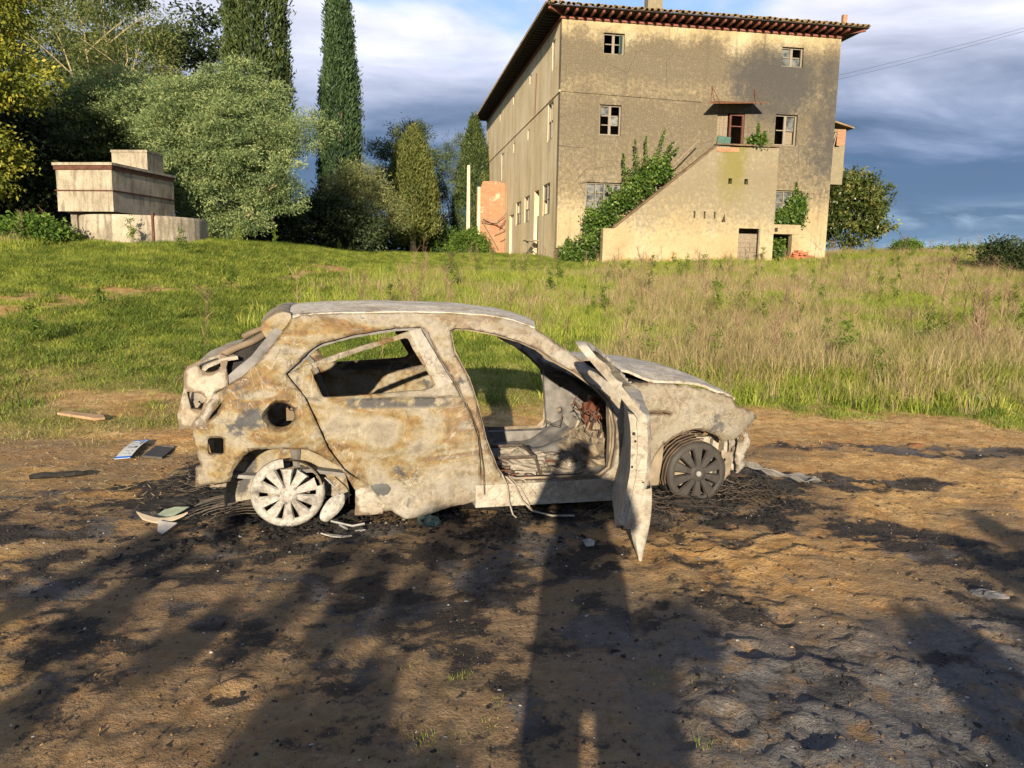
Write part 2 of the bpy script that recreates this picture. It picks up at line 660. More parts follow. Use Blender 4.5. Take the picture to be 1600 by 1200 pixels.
def ground_mat(g, b):
    p = g.pos()
    green = g.attr('green'); soot = g.attr('soot')
    n1 = g.noise(p, 1.1, 6, .6)
    n2 = g.noise(p, 7.0, 6, .65)
    n3 = g.noise(p, 38.0, 5, .7)
    n4 = g.noise(g.mapping(p, (1, 1.25, 1)), 15.0, 6, .68, .25)
    dirt = g.ramp(n2, [(.22, (.21, .115, .043)), (.45, (.42, .255, .095)), (.62, (.58, .385, .165)), (.8, (.68, .50, .27))])
    dirt = g.mix(dirt, g.ramp(n3, [(.25, .55), (.5, 1.0), (.78, 1.45)]), 1.0, 'MULTIPLY')
    ochre = g.mix(dirt, (.42, .20, .055), g.math('MULTIPLY', g.ramp(n1, [(.45, 0.0), (.65, .55)]), 1.0))
    # burnt layer: black soot, grey ash film with painted-in foreground shade, and brown where the soil shows through
    film = g.attr('film')
    fl_n = g.math('ADD', film, g.math('MULTIPLY', g.math('SUBTRACT', n2, .5), .9))
    ochre = g.mix(ochre, g.ramp(n4, [(.3, (.075, .056, .038)), (.55, (.185, .135, .085)), (.8, (.34, .255, .165))]), g.math('MULTIPLY', g.sstep(fl_n, .22, .95), .82))
    px, py, pz = g.sep(p)
    gy_ = g.math('MULTIPLY', g.sstep(g.math('ADD', px, g.math('MULTIPLY', n1, .8)), .5, 1.3), g.math('SUBTRACT', 1.0, g.sstep(g.math('ADD', py, n1), 3.3, 4.1)))
    ochre = g.mix(ochre, g.ramp(n3, [(.3, (.075, .072, .070)), (.6, (.155, .148, .14)), (.8, (.27, .25, .23))]), g.math('MULTIPLY', gy_, g.sstep(n2, .30, .52)))
    s_n = g.math('ADD', soot, g.math('MULTIPLY', g.math('SUBTRACT', n4, .5), 1.25))
    s_n = g.math('ADD', s_n, g.math('MULTIPLY', g.math('SUBTRACT', n3, .5), 1.15))
    s_n = g.math('ADD', s_n, g.math('MULTIPLY', g.math('SUBTRACT', n2, .5), .5))
    sf = g.sstep(s_n, .30, .74)
    char = g.ramp(n3, [(.3, (.007, .007, .008)), (.55, (.019, .018, .018)), (.72, (.042, .039, .036)), (.90, (.15, .14, .13))])
    ashf = g.math('MULTIPLY', g.sstep(g.noise(p, 1.9, 4, .5, .4), .50, .62), g.math('MULTIPLY', sf, .8))
    char = g.mix(char, g.ramp(n4, [(.3, (.075, .072, .07)), (.7, (.15, .14, .13))]), ashf)
    c = g.mix(ochre, char, g.math('MULTIPLY', sf, .93))
    thatch = g.ramp(n2, [(.3, (.13, .125, .035)), (.55, (.19, .22, .04)), (.75, (.36, .31, .13))])
    c = g.mix(c, thatch, g.math('MULTIPLY', green, .85))
    fl = g.math('MULTIPLY', g.math('GREATER_THAN', g.noise(p, 95.0, 2, .5), .735), g.math('SUBTRACT', 1.0, green))
    c = g.mix(c, (.52, .47, .40), g.math('MULTIPLY', fl, .75))
    g.put(b.inputs['Base Color'], c)
    g.put(b.inputs['Roughness'], g.ramp(s_n, [(.3, .92), (.8, .72)]))
    hh = g.math('ADD', g.math('MULTIPLY', n2, .7), g.math('MULTIPLY', n3, .45))
    hh = g.math('ADD', hh, g.math('MULTIPLY', n4, .5))
    gr = g.vor(p, 55.0)
    hh = g.math('ADD', hh, g.math('MULTIPLY', gr, .12))
    hh = g.math('ADD', hh, g.math('MULTIPLY', g.noise(p, 130.0, 3, .7), .30))
    g.put(b.inputs['Normal'], g.bump(hh, 1.0, .030))


M_ground = material('ground', ground_mat)
ground = obj('ground', raw_mesh('ground', V, Fc, M_ground, True, {'green': gm, 'soot': sm_, 'film': fm_}))
ground['kind'] = 'structure'


def zat(x, y):
    return float(hgt(x, y) + micro(np.asarray(x), np.asarray(y)))


# ================================================================== HOUSE
HA = R(9.5)
HOX, HOY = 2.15, 40.0
HW, HD = 14.95, 28.0
Z0, Z1 = 1.2, 13.72


def plaster_mat(kind):
    def fn(g, b):
        c = g.coord()
        x, y, z = g.sep(c)
        n1 = g.noise(c, .45, 5, .55, .3)
        n2 = g.noise(c, 2.2, 6, .6)
        n3 = g.noise(c, 5.5, 9, .78)
        n5 = g.noise(c, 26.0, 3, .6)
        base = g.ramp(n1, [(.3, (.32, .255, .145)), (.5, (.39, .325, .195)), (.68, (.45, .39, .265))] if kind != 'side' else [(.3, (.60, .48, .28)), (.5, (.68, .57, .36)), (.68, (.74, .64, .45))])  # side plaster made paler to stand in for light the grazing sun lacks
        base = g.mix(base, (.52, .36, .17), g.math('MULTIPLY', g.sstep(n2, .55, .72), .45))
        if kind == 'front':
            # weathered lichen crust, with a clean band sheltered by the eaves and worn-off plaster low down
            zz = g.math('ADD', z, g.math('MULTIPLY', g.math('SUBTRACT', n1, .5), 2.4))
            zz = g.math('ADD', zz, g.math('MULTIPLY', g.math('SUBTRACT', n2, .5), 1.0))
            crust = g.ramp(g.math('DIVIDE', zz, 16.0), [(.16, .15), (.27, .30), (.35, .72), (.58, .95), (.66, .72), (.72, 1.0), (.79, .95), (.855, .12)])
            sp = g.sstep(g.math('ADD', g.math('MULTIPLY', n3, 1.25), g.math('MULTIPLY', crust, .64)), .68, 1.26)
            gr = g.ramp(n5, [(.3, (.060, .050, .038)), (.55, (.115, .098, .07)), (.8, (.25, .215, .15))])
            cc = g.mix(base, gr, g.math('MULTIPLY', sp, .92))
            v1 = g.noise(g.mapping(c, (1.5, 1, .10)), 1.7, 6, .65, .3)
            cc = g.mix(cc, (.10, .088, .066), g.math('MULTIPLY', g.sstep(v1, .53, .70), .50))
            crk = g.vor(g.mapping(g.mix(c, g.new('ShaderNodeTexNoise').outputs[1], .12), (1, 1, 1)), .55, 'DISTANCE_TO_EDGE')
            cc = g.mix(cc, (.05, .042, .032), g.math('MULTIPLY', g.math('SUBTRACT', 1.0, g.sstep(crk, .0, .012)), g.math('MULTIPLY', g.sstep(n1, .45, .6), .7)))
            # black stain running down below the upper right window and on the right edge
            dx_ = g.math('DIVIDE', g.math('SUBTRACT', x, 11.4), 3.2)
            dz_ = g.math('DIVIDE', g.math('SUBTRACT', z, 11.2), 2.3)
            bl = g.math('ADD', g.math('MULTIPLY', dx_, dx_), g.math('MULTIPLY', dz_, dz_))
            st = g.math('SUBTRACT', 1.15, bl)
            e = g.math('MULTIPLY', g.sstep(x, 12.0, 14.6), g.math('MULTIPLY', g.sstep(z, 5.0, 7.5), g.math('SUBTRACT', 1.0, g.sstep(z, 12.3, 13.2))))
            st = g.math('MAXIMUM', st, g.math('MULTIPLY', e, .75))
            st = g.math('ADD', st, g.math('MULTIPLY', g.math('SUBTRACT', n2, .5), 1.5))
            st = g.math('ADD', st, g.math('MULTIPLY', g.math('SUBTRACT', n3, .5), .7))
            cc = g.mix(cc, (.055, .055, .055), g.math('MULTIPLY', g.sstep(st, .15, .95), .86))
        elif kind == 'side':
            v1 = g.noise(g.mapping(c, (1, .9, .10)), 1.6, 5, .6)
            cc = g.mix(base, (.26, .21, .14), g.math('MULTIPLY', g.sstep(v1, .46, .72), .5))
            cc = g.mix(cc, (.72, .63, .48), g.math('MULTIPLY', g.sstep(n2, .60, .75), .5))
        else:                                             # staircase
            dx_ = g.math('ABSOLUTE', g.math('SUBTRACT', x, 8.7))
            moss = g.math('MULTIPLY', g.math('SUBTRACT', 1.0, g.sstep(g.math('ADD', dx_, g.math('MULTIPLY', g.math('SUBTRACT', n2, .5), 2.0)), .2, 1.1)),
                          g.sstep(g.math('ADD', z, g.math('MULTIPLY', n2, 3)), 5.4, 8.4))
            sp = g.sstep(g.math('ADD', n3, g.math('MULTIPLY', g.sstep(g.math('ADD', z, g.math('MULTIPLY', n1, 4.0)), 4.0, 7.6), .32)), .50, .84)
            cc = g.mix(base, (.15, .135, .10), g.math('MULTIPLY', sp, .75))
            cc = g.mix(cc, (.16, .145, .03), g.math('MULTIPLY', moss, .75))
            cc = g.mix(cc, (.50, .22, .11), g.math('MULTIPLY', g.sstep(g.math('SUBTRACT', n2, g.math('MULTIPLY', g.math('SUBTRACT', z, 3.0), .10)), .60, .70), .45))
        cc = g.mix(cc, g.ramp(n5, [(.25, .72), (.75, 1.2)]), 1.0, 'MULTIPLY')
        g.put(b.inputs['Base Color'], cc)
        b.inputs['Roughness'].default_value = .95
        g.put(b.inputs['Normal'], g.bump(g.math('ADD', n3, g.math('MULTIPLY', n5, .6)), .8, .05))
    return material('plaster_' + kind, fn)


def brick_mat(g, b):
    c = g.coord()
    n = g.noise(c, 1.3, 5, .6)
    n2 = g.noise(c, 9.0, 5, .65)
    t = g.new('ShaderNodeTexBrick')
    x, y, z = g.sep(c)
    g.put(t.inputs['Vector'], g.comb(g.math('ADD', x, y), z, 0.0))
    t.inputs['Scale'].default_value = 1.0
    t.inputs['Brick Width'].default_value = .27
    t.inputs['Row Height'].default_value = .075
    t.inputs['Mortar Size'].default_value = .012
    t.inputs['Color1'].default_value = (.30, .105, .05, 1)
    t.inputs['Color2'].default_value = (.38, .18, .085, 1)
    t.inputs['Mortar'].default_value = (.28, .23, .165, 1)
    cc = g.mix(t.outputs[0], (.42, .35, .24), g.sstep(g.math('ADD', n, g.math('MULTIPLY', n2, .25)), .68, .80))
    cc = g.mix(cc, (.15, .13, .07), g.math('MULTIPLY', g.sstep(n2, .58, .75), .55))
    g.put(b.inputs['Base Color'], cc)
    g.put(b.inputs['Normal'], g.bump(g.math('ADD', n2, t.outputs[1]), .6, .02))


M_front, M_side, M_stair = plaster_mat('front'), plaster_mat('side'), plaster_mat('stair')
M_brick = material('old_brick', brick_mat)
M_wood = simple('grey_wood', (.20, .165, .12), .9, .4, 14)
M_frame = simple('window_wood', (.21, .185, .145), .8, .3, 20)
M_dkwood = simple('dark_wood', (.035, .028, .022), .9, .4, 12)
M_redpaint = simple('red_paint', (.20, .075, .058), .85, .3, 10)
M_tile = simple('roof_tile', (.20, .145, .075), .9, .55, 3.5, bump=.3)
M_rust = simple('rust', (.14, .06, .03), .85, .5, 9)
M_green_paint = simple('green_paint', (.055, .11, .092), .7, .35, 15)


def glass_fn(g, b):
    c = g.coord()
    n = g.noise(c, 3.0, 4)
    g.put(b.inputs['Base Color'], g.ramp(n, [(.3, (.03, .035, .035)), (.7, (.16, .17, .16))]))
    g.put(b.inputs['Roughness'], g.ramp(n, [(.3, .12), (.7, .55)]))
    b.inputs['Specular IOR Level'].default_value = .5


M_glass = material('dusty_glass', glass_fn)

house = thing('farmhouse', 'three storey derelict farmhouse with stained ochre plaster and outside staircase', 'house', (HOX, HOY, 0), HA)

FW = {'W1': (2.13, 3.23, 12.2, 13.2), 'W2': (11.69, 12.89, 12.15, 13.12), 'W3': (2.06, 3.19, 8.3, 9.78),
      'D1': (8.34, 9.85, 7.1, 9.7), 'W4': (11.57, 12.81, 8.2, 9.76), 'W5': (1.48, 3.45, 4.55, 5.96), 'W6': (11.86, 13.35, 4.05, 5.9),
      'D2': (11.4, 12.3, 1.5, 3.5)}


def rect(a, b, c, d_):
    return [(a, c), (b, c), (b, d_), (a, d_)]


def wall_panel(name, outer, holes, mat, place, thick, parent, step=1.2):
    """place(p, depth) maps wall coordinates and depth behind the face to house coordinates"""
    P, T, bd = sheet2d(outer, holes, step)
    fr = np.array([place(p, 0.0) for p in P]); bk = np.array([place(p, thick) for p in P])
    Vv, Ff = thicken(fr, bk, T)
    return obj(name, raw_mesh(name, Vv, Ff, mat), parent)


wall_panel('wall', [(0, Z0), (HW, Z0), (HW, Z1), (0, Z1)], [rect(*FW[k]) for k in FW], M_front,
           lambda p, t: (p[0], t, p[1]), .45, house)
SW = [(1.42, 2.12, 11.75, 13.2), (8.0, 8.5, 12.5, 13.0), (14.0, 14.6, 12.5, 13.1), (20.0, 20.6, 12.5, 13.1),
      (1.55, 2.88, 8.3, 10.2), (8.3, 8.8, 9.3, 9.9), (13.6, 14.1, 9.3, 9.9), (18.4, 19.5, 8.0, 9.95),
      (1.9, 3.7, 4.45, 6.1), (4.85, 6.2, 1.6, 6.0), (7.75, 9.4, 4.38, 5.95), (10.75, 12.6, 4.4, 5.85), (13.5, 15.2, 1.6, 5.2)]
wall_panel('wall', [(-HD, Z0), (-.452, Z0), (-.452, Z1), (-HD, Z1)],
           [rect(-b_, -a_, c_, d_) for a_, b_, c_, d_ in SW], M_side,
           lambda p, t: (t, -p[0], p[1]), .45, house)
# a strip closes the corner on the left face
MB().box((.224, .226, (Z0 + Z1) / 2), (.444, .448, Z1 - Z0 - .01)).build('corner_pier', M_side, house)
MB().box((HW - .228, HD / 2 + .2, (Z0 + Z1) / 2), (.45, HD - .5, Z1 - Z0)).build('wall', M_side, house)
MB().box((HW / 2, HD + .23, (Z0 + Z1) / 2), (HW, .45, Z1 - Z0)).build('wall', M_side, house)
for zf in (6.9, 10.6):
    MB().box((HW / 2, HD / 2 + .3, zf), (HW - 1.0, HD - 1.0, .25)).build('floor_slab', M_dkwood, house)
MB().box((HW / 2, 5.0, (Z0 + Z1) / 2 - .2), (HW - 1.0, .3, Z1 - Z0 - .5)).build('partition_wall', M_side, house)


def window(name, r, style, place, seed=0):
    """wooden window in the opening r of a wall; place(x, depth, z)"""
    rng = random.Random(seed)
    x0, x1, z0, z1 = r
    root = None
    def bar(mb, a, b, w, dep):
        # rectangular bar between two corners in wall coordinates
        (xa, za), (xb, zb) = a, b
        c = place((xa + xb) / 2, .20, (za + zb) / 2)
        sx = abs(xb - xa) if abs(xb - xa) > 1e-6 else w
        sz = abs(zb - za) if abs(zb - za) > 1e-6 else w
        e = place(1, 0, 0); o_ = place(0, 0, 0)
        along_x = abs(e[0] - o_[0]) > .5
        mb.box(c, (sx, dep, sz) if along_x else (dep, sx, sz))
    t = .07
    f = MB()
    bar(f, (x0 + t / 2, z0), (x0 + t / 2, z1), t, .1); bar(f, (x1 - t / 2, z0), (x1 - t / 2, z1), t, .1)
    bar(f, (x0 + t, z0 + t / 2), (x1 - t, z0 + t / 2), t, .096); bar(f, (x0 + t, z1 - t / 2), (x1 - t, z1 - t / 2), t, .096)
    root = f.build('window', M_frame, house)
    nx_, nz_, gl = style
    W_, H_ = (x1 - x0 - 2 * t), (z1 - z0 - 2 * t)
    m = MB()
    for i in range(1, nx_):
        xx = x0 + t + W_ * i / nx_
        bar(m, (xx, z0 + t), (xx, z1 - t), .13 if nx_ == 2 else .045, .08)
    for k in range(1, nz_):
        zz = z0 + t + H_ * k / nz_
        for i in range(nx_):
            a = x0 + t + W_ * i / nx_ + .07; b_ = x0 + t + W_ * (i + 1) / nx_ - .07
            bar(m, (a, zz), (b_, zz), .045, .06)
    m.build('mullion', M_frame, root)
    for i in range(nx_):
        for k in range(nz_):
            if rng.random() > gl:
                continue
            a = x0 + t + W_ * i / nx_ + .035; b_ = x0 + t + W_ * (i + 1) / nx_ - .035
            c_ = z0 + t + H_ * k / nz_ + .025; e_ = z0 + t + H_ * (k + 1) / nz_ - .025
            mm = MB(); cc = place((a + b_) / 2, .22, (c_ + e_) / 2)
            ex = place(1, 0, 0); oo = place(0, 0, 0)
            mm.box(cc, (b_ - a, .006, e_ - c_) if abs(ex[0] - oo[0]) > .5 else (.006, b_ - a, e_ - c_))
            mm.build('pane', M_glass, root)
    return root


FP = lambda x, dpt, z: (x, dpt, z)
window('window', FW['W1'], (2, 2, .15), FP, 3)
window('window', FW['W2'], (2, 2, .8), FP, 5)
window('window', FW['W3'], (2, 3, .15), FP, 8)
window('window', FW['W4'], (2, 2, .3), FP, 6)
window('window', FW['W5'], (4, 3, 1.0), FP, 2)
window('window', FW['W6'], (3, 3, 1.0), FP, 2)
SP = lambda y, dpt, z: (dpt * .42, y, z)
for k, r_ in enumerate(SW):
    if k in (9, 12):
        continue
    window('window', (r_[0], r_[1], r_[2], r_[3]), (2, 2, .4), SP, 20 + k)
# green sash leaning open in the top left window, closed shutter leaf in the middle right one
MB().box((3.05, .12, 12.68), (.03, .36, .9), Matrix.Rotation(R(-35), 3, 'Z')).build('shutter', M_green_paint, house)
MB().box((12.47, .30, 8.98), (.46, .04, 1.35)).build('shutter', M_wood, house)
# upper door: red frame, pale boards on the left, green leaf below
dr = MB()
dr.box((9.09, .1, 8.38), (.09, .12, 2.55)); dr.box((9.78, .1, 8.38), (.09, .12, 2.55)); dr.box((9.435, .1, 9.62), (.60, .118, .09)); dr.box((9.435, .1, 9.05), (.60, .1, .05))
drf = dr.build('upper_door', simple('faded_red_door', (.11, .045, .036), .85, .3, 10), house)
for i in range(3):
    MB().box((8.45 + i * .21, .17, 8.40), (.2, .04, 2.55)).build('board', M_wood, drf)
MB().box((8.72, -.02, 8.02), (.72, .05, .98), Matrix.Rotation(R(6), 3, 'Y')).build('door_leaf', M_green_paint, drf)
# door on the side wall
sdw = MB().box((.2, 5.52, 2.9), (.05, 1.25, 3.4)).build('side_door', M_wood, house)
MB().box((-.35, 5.3, 3.15), (.7, 1.1, .07)).bar((-.6, 5.3, 3.1), (-.02, 5.3, 2.6), .06, .06).build('door_hood', M_wood, sdw)
MB().box((.16, 14.35, 3.4), (.05, 1.6, 3.7)).build('side_door', simple('white_door', (.62, .58, .5), .8, .2, 10), house)
# string course between the storeys
MB().box((3.71, -.02, 10.25), (7.4, .06, .07), Matrix.Rotation(R(1.2), 3, 'Y')).build('string_course', M_front, house)
MB().box((-.02, HD / 2, 10.33), (.06, HD, .09)).build('string_course', M_side, house)
# red cornice under the rafters
MB().box((HW / 2, -.04, 13.78), (HW + .16, .10, .13)).build('cornice', M_redpaint, house)
MB().box((-.04, HD / 2 + .012, 13.78), (.096, HD, .128)).build('cornice', M_redpaint, house)

OV = .95
raf = raw_mesh('rafter', *(lambda m: (m.v, m.f))(MB().box((0, -.38, 0), (.11, .80, .13)).box((0, -.80, .02), (.10, .10, .09), Matrix.Rotation(R(25), 3, 'X'))), M_redpaint)
nr = 34
for i in range(nr):
    obj('rafter', raf, house, (.1 + i * (HW - .2) / (nr - 1), 0, 13.93))
raf2 = raw_mesh('rafter', *(lambda m: (m.v, m.f))(MB().box((-.38, 0, 0), (.80, .11, .13))), M_dkwood)  # dark tone paints in the shade under the side eave
for i in range(60):
    obj('rafter', raf2, house, (0, .3 + i * (HD - .4) / 59, 13.93))
MB().bar((0, 0, 13.93), (-.82, -.82, 13.95), .12, .14).build('rafter', M_redpaint, house)
MB().bar((HW, 0, 13.93), (HW + .82, -.82, 13.95), .12, .14).build('rafter', M_redpaint, house)
# roof: boards on the rafters, then a low hipped slab of tiles
e0, e1, f0, f1 = -OV, HW + OV, -OV, HD + OV
rf = MB()
rf.add([(e0, f0, 14.01), (e1, f0, 14.01), (e1, f1, 14.01), (e0, f1, 14.01), (e0, f0, 14.06), (e1, f0, 14.06), (e1, f1, 14.06), (e0, f1, 14.06),
        (HW / 2, 7.5, 16.7), (HW / 2, HD - 7.5, 16.7)],
       [(0, 3, 2, 1), (0, 1, 5, 4), (1, 2, 6, 5), (2, 3, 7, 6), (3, 0, 4, 7), (4, 5, 8), (5, 6, 9, 8), (6, 7, 9), (7, 4, 8, 9)])
roof = rf.build('roof', M_dkwood, house)


def tile_mesh(L=.52, r0=.125, r1=.10, seg=6):
    Vt, Ft = [], []
    for (yy, rr, zz) in ((-.05, r0, 0), (L, r1, .30 * L)):
        for t_ in (1.0, .86):
            for k in range(seg + 1):
                a = math.pi * k / seg
                Vt.append((rr * t_ * math.cos(a), yy, zz + rr * t_ * math.sin(a) * .95))
    n = seg + 1
    for k in range(seg):
        Ft += [(k, k + 1, 2 * n + k + 1, 2 * n + k), (n + k + 1, n + k, 3 * n + k, 3 * n + k + 1), (k + 1, k, n + k, n + k + 1)]
    return raw_mesh('tile', Vt, Ft, M_tile, True)


tm = tile_mesh()
rng = random.Random(4)
nt_ = 56
for i in range(nt_):
    for row in range(2):
        o = obj('tile', tm, roof, (e0 + .1 + i * (e1 - e0 - .2) / (nt_ - 1) + rng.uniform(-.03, .03), f0 - .04 + row * .40 + rng.uniform(-.05, .05), 14.05 + row * .125 + rng.uniform(0, .03)),
                (rng.uniform(-.05, .05), rng.uniform(-.1, .1), rng.uniform(-.08, .08)))
sv, sf_ = [], []
tv = np.array([tuple(v.co) for v in tm.vertices]); tf = [tuple(p.vertices) for p in tm.polygons]
for i in range(96):
    b0 = len(sv)
    y_ = f0 + .1 + i * (f1 - f0 - .2) / 95
    sv += [(e0 - .04 + p[1], y_ - p[0] + rng.uniform(-.02, .02), 14.05 + p[2]) for p in tv]
    sf_ += [tuple(k + b0 for k in f) for f in tf]
so = obj('side_tile_row', raw_mesh('side_tile_row', sv, sf_, M_tile, True), roof)
so['kind'] = 'stuff'
# tiled field of the hip above the front eave
fv, ff = [], []
for i in range(61):
    for j in range(2):
        xx = e0 + (e1 - e0) * i / 60
        fv.append((xx if j == 0 else e0 + 2.2 + (e1 - e0 - 4.4) * i / 60, f0 + .7 + j * 2.2, 14.33 + j * .72 + (.05 if i % 2 else 0)))
for i in range(60):
    ff.append((2 * i, 2 * i + 2, 2 * i + 3, 2 * i + 1))
obj('tile_field', raw_mesh('tile_field', fv, ff, M_tile), roof)
# chimney and small vent stacks
ch = MB().box((4.95, .9, 14.9), (.78, .6, 1.3)).box((4.95, .9, 15.6), (.92, .74, .12)).build('chimney', M_stair, roof)
MB().box((-.15, -.35, 14.45), (.14, .14, .42)).build('chimney', M_brick, roof)
MB().box((HW - .1, -.3, 14.5), (.22, .2, .55)).build('chimney', M_brick, roof)

# outside staircase
stp = [(1.98, 1.2), (11.08, 1.2), (11.08, 7.80), (7.72, 7.72), (2.56, 3.58), (1.98, 3.52)]
sh = [rect(9.17, 10.35, 1.6, 3.77)] + [rect(a - .05, a + .05, 4.2, 4.55) for a in (6.74, 7.28, 7.82)] + [[(8.2, 4.05), (8.42, 4.05), (8.36, 4.5)]]
sh += [rect(a - .1, a + .1, 5.95, 6.22) for a in (8.55, 9.41)]
stair = wall_panel('staircase', stp, sh, M_stair, lambda p, t: (p[0], -1.5 + t, p[1]), .32, house)
n_st = 22
sm2 = MB()
for i in range(n_st):
    xa = 2.6 + i * (7.9 - 2.6) / n_st
    zt = 1.9 + (i + 1) * (7.0 - 1.9) / n_st
    sm2.box((xa + .12, -.60, (zt + 1.2) / 2), (.241, 1.14, zt - 1.2))
sm2.build('step_flight', M_stair, stair)
MB().box((9.5, -.59, 6.9), (3.1, 1.16, .22)).build('landing', M_stair, stair)
MB().box((10.92, -.60, 4.0), (.3, 1.14, 5.56)).build('side_wall', M_stair, stair)
MB().box((2.27, -1.5, 2.4), (.62, .44, 2.36)).build('newel_pier', M_stair, stair)
cp = MB()
cp.bar((2.5, -1.34, 3.62), (7.74, -1.34, 7.80), .38, .07)
cp.box((9.40, -1.34, 7.87), (3.34, .38, .07))
cp.build('coping', simple('mossy_coping', (.13, .09, .055), .95, .5, 5), stair)
for i in range(9):
    MB().box((7.8 + i * .13, -1.512, 7.62 - .0), (.12, .03, .24)).build('brick', M_brick, stair)
dd = MB().box((10.33, -1.42, 2.7), (.07, .10, 2.2)).build('store_door', M_frame, stair)
for i in range(8):
    MB().box((9.72, -1.33, 1.75 + i * .235), (1.06, .04, .225), Matrix.Rotation(R(rng.uniform(-.6, .6)), 3, 'Y')).build('plank', M_wood, dd)
# iron rod leaning along the steps
MB().tube([(5.55, -1.3, 6.75), (7.0, -1.0, 8.1)], .035, 6).build('handrail', M_wood, stair)
# small lean-to porch on the right of the stair
po = MB().box((11.86, -.72, 3.78), (1.52, 1.4, .48)).build('porch', M_stair, house)
MB().box((12.38, -1.22, 2.37), (.4, .36, 2.33)).build('pier', M_stair, po)
MB().box((12.5, -.4, 2.37), (.18, .7, 2.33)).build('pier', M_stair, po)
MB().box((11.25, -1.435, 3.75), (.16, .03, .2)).build('niche_shade_patch', M_dkwood, po)  # flat dark plate stands for the shaded hollow, no real recess
# tin canopy above the upper door
cn = MB()
cn.add([(7.25, -1.25, 9.82), (10.5, -1.2, 10.02), (10.2, -.01, 10.25), (8.2, -.01, 10.2), (7.25, -1.25, 9.86), (10.5, -1.2, 10.06), (10.2, -.01, 10.29), (8.2, -.01, 10.24)],
       [(0, 3, 2, 1), (4, 5, 6, 7), (0, 1, 5, 4), (1, 2, 6, 5), (2, 3, 7, 6), (3, 0, 4, 7)])
can = cn.build('canopy', M_rust, house)
for (xa, xb) in ((7.94, 8.0), (10.25, 10.2)):
    MB().tube([(xa, -.02, 10.95), (xb, -1.0, 9.98)], .018, 5).tube([(xa, -.03, 10.95), (xa, -.03, 10.2)], .018, 5).build('strut', M_rust, can)
# brick closet bay hung on the right flank
bay = MB()
bay.box((HW + .70, 1.9, 8.0), (1.38, 1.5, 3.3))
bayo = wall_panel('closet_bay', rect(HW + .01, HW + 1.42, 6.45, 9.4), [rect(HW + .6, HW + 1.08, 8.45, 9.25)], M_stair, lambda p, t: (p[0], 1.2 + t, p[1]), .2, house)
MB().box((HW + 1.32, 2.1, 7.92), (.2, 1.38, 2.94)).build('bay_wall', M_stair, bayo)
MB().box((HW + .62, 2.1, 6.54), (1.18, 1.38, .18)).build('bay_floor', M_stair, bayo)
MB().box((HW + 1.16, 1.193, 8.95), (.5, .02, .86)).build('brick_patch', M_brick, bayo)
MB().add([(HW, .95, 9.85), (HW + 1.75, .95, 9.42), (HW + 1.75, 3.0, 9.42), (HW, 3.0, 9.85), (HW, .95, 9.93), (HW + 1.75, .95, 9.5), (HW + 1.75, 3.0, 9.5), (HW, 3.0, 9.93)],
         [(0, 3, 2, 1), (4, 5, 6, 7), (0, 1, 5, 4), (1, 2, 6, 5), (2, 3, 7, 6), (3, 0, 4, 7)]).build('bay_roof', M_tile, bayo)
MB().box((HW + .74, 1.28, 8.85), (.07, .05, .8), Matrix.Rotation(R(18), 3, 'Y')).box((HW + .86, 1.28, 8.85), (.05, .05, .8), Matrix.Rotation(R(10), 3, 'Y')).build('window_slat', M_frame, bayo)
# cable running from the gutter down the side wall
MB().tube([(-.03, 6.2, 12.6), (-.05, 6.4, 10.4)], .025, 5).build('downpipe', M_rust, house)

# broken brick shed against the far end of the side wall
sx, sy = HOX + math.cos(HA) * -.9 - math.sin(HA) * 17.3, HOY + math.sin(HA) * -.9 + math.cos(HA) * 17.3
shed = thing('brick_shed', 'ruined brick shed wall with broken roof laths against the farmhouse flank', 'shed', (sx, sy, 0), HA)
P_, T_, _ = sheet2d([(-.92, 1.3), (.88, 1.3), (.88, 7.6), (.2, 7.75), (-.75, 7.72), (-.92, 7.2)], [], 1.0)
Vv, Ff = thicken(np.array([(p[0], 0, p[1]) for p in P_]), np.array([(p[0], .5, p[1]) for p in P_]), T_)
obj('wall', raw_mesh('wall', Vv, Ff, M_brick), shed)
MB().box((-1.03, .3, 4.3), (.2, .7, 6.0), taper=.9).build('pilaster', M_side, shed)
rng = random.Random(9)
for a, b_, w in [((-.8, -.3, 5.1), (.6, -1.2, 4.6), .10), ((-.9, -.5, 5.0), (.3, -.6, 3.0), .16), ((.2, -.3, 4.8), (1.4, -.9, 6.0), .12),
                 ((.4, -.4, 4.4), (1.3, -.4, 5.5), .06), ((.1, -.2, 3.9), (1.2, -.7, 4.6), .06), ((.5, -.3, 3.5), (1.3, -.3, 4.0), .05), ((-.9, -.4, 4.85), (.3, -.4, 4.7), .09)]:
    MB().bar(a, b_, w, .05).build('roof_lath', M_wood if rng.random() < .7 else M_dkwood, shed)
MB().bar((-1.1, .6, 4.55), (-2.6, .8, 3.7), 1.2, .08).build('lean_to_roof', M_dkwood, shed)

# concrete post beyond the shed
pz = zat(-3.44, 58)
post = tag(MB().box((0, 0, 3.4), (.30, .30, 6.9), taper=.7).build('concrete_post', simple('post_concrete', (.42, .37, .29), .9, .2, 6), None, loc=(-3.44, 58, pz - .1)),
           'tall slender concrete post rising beside the brick shed', 'post')

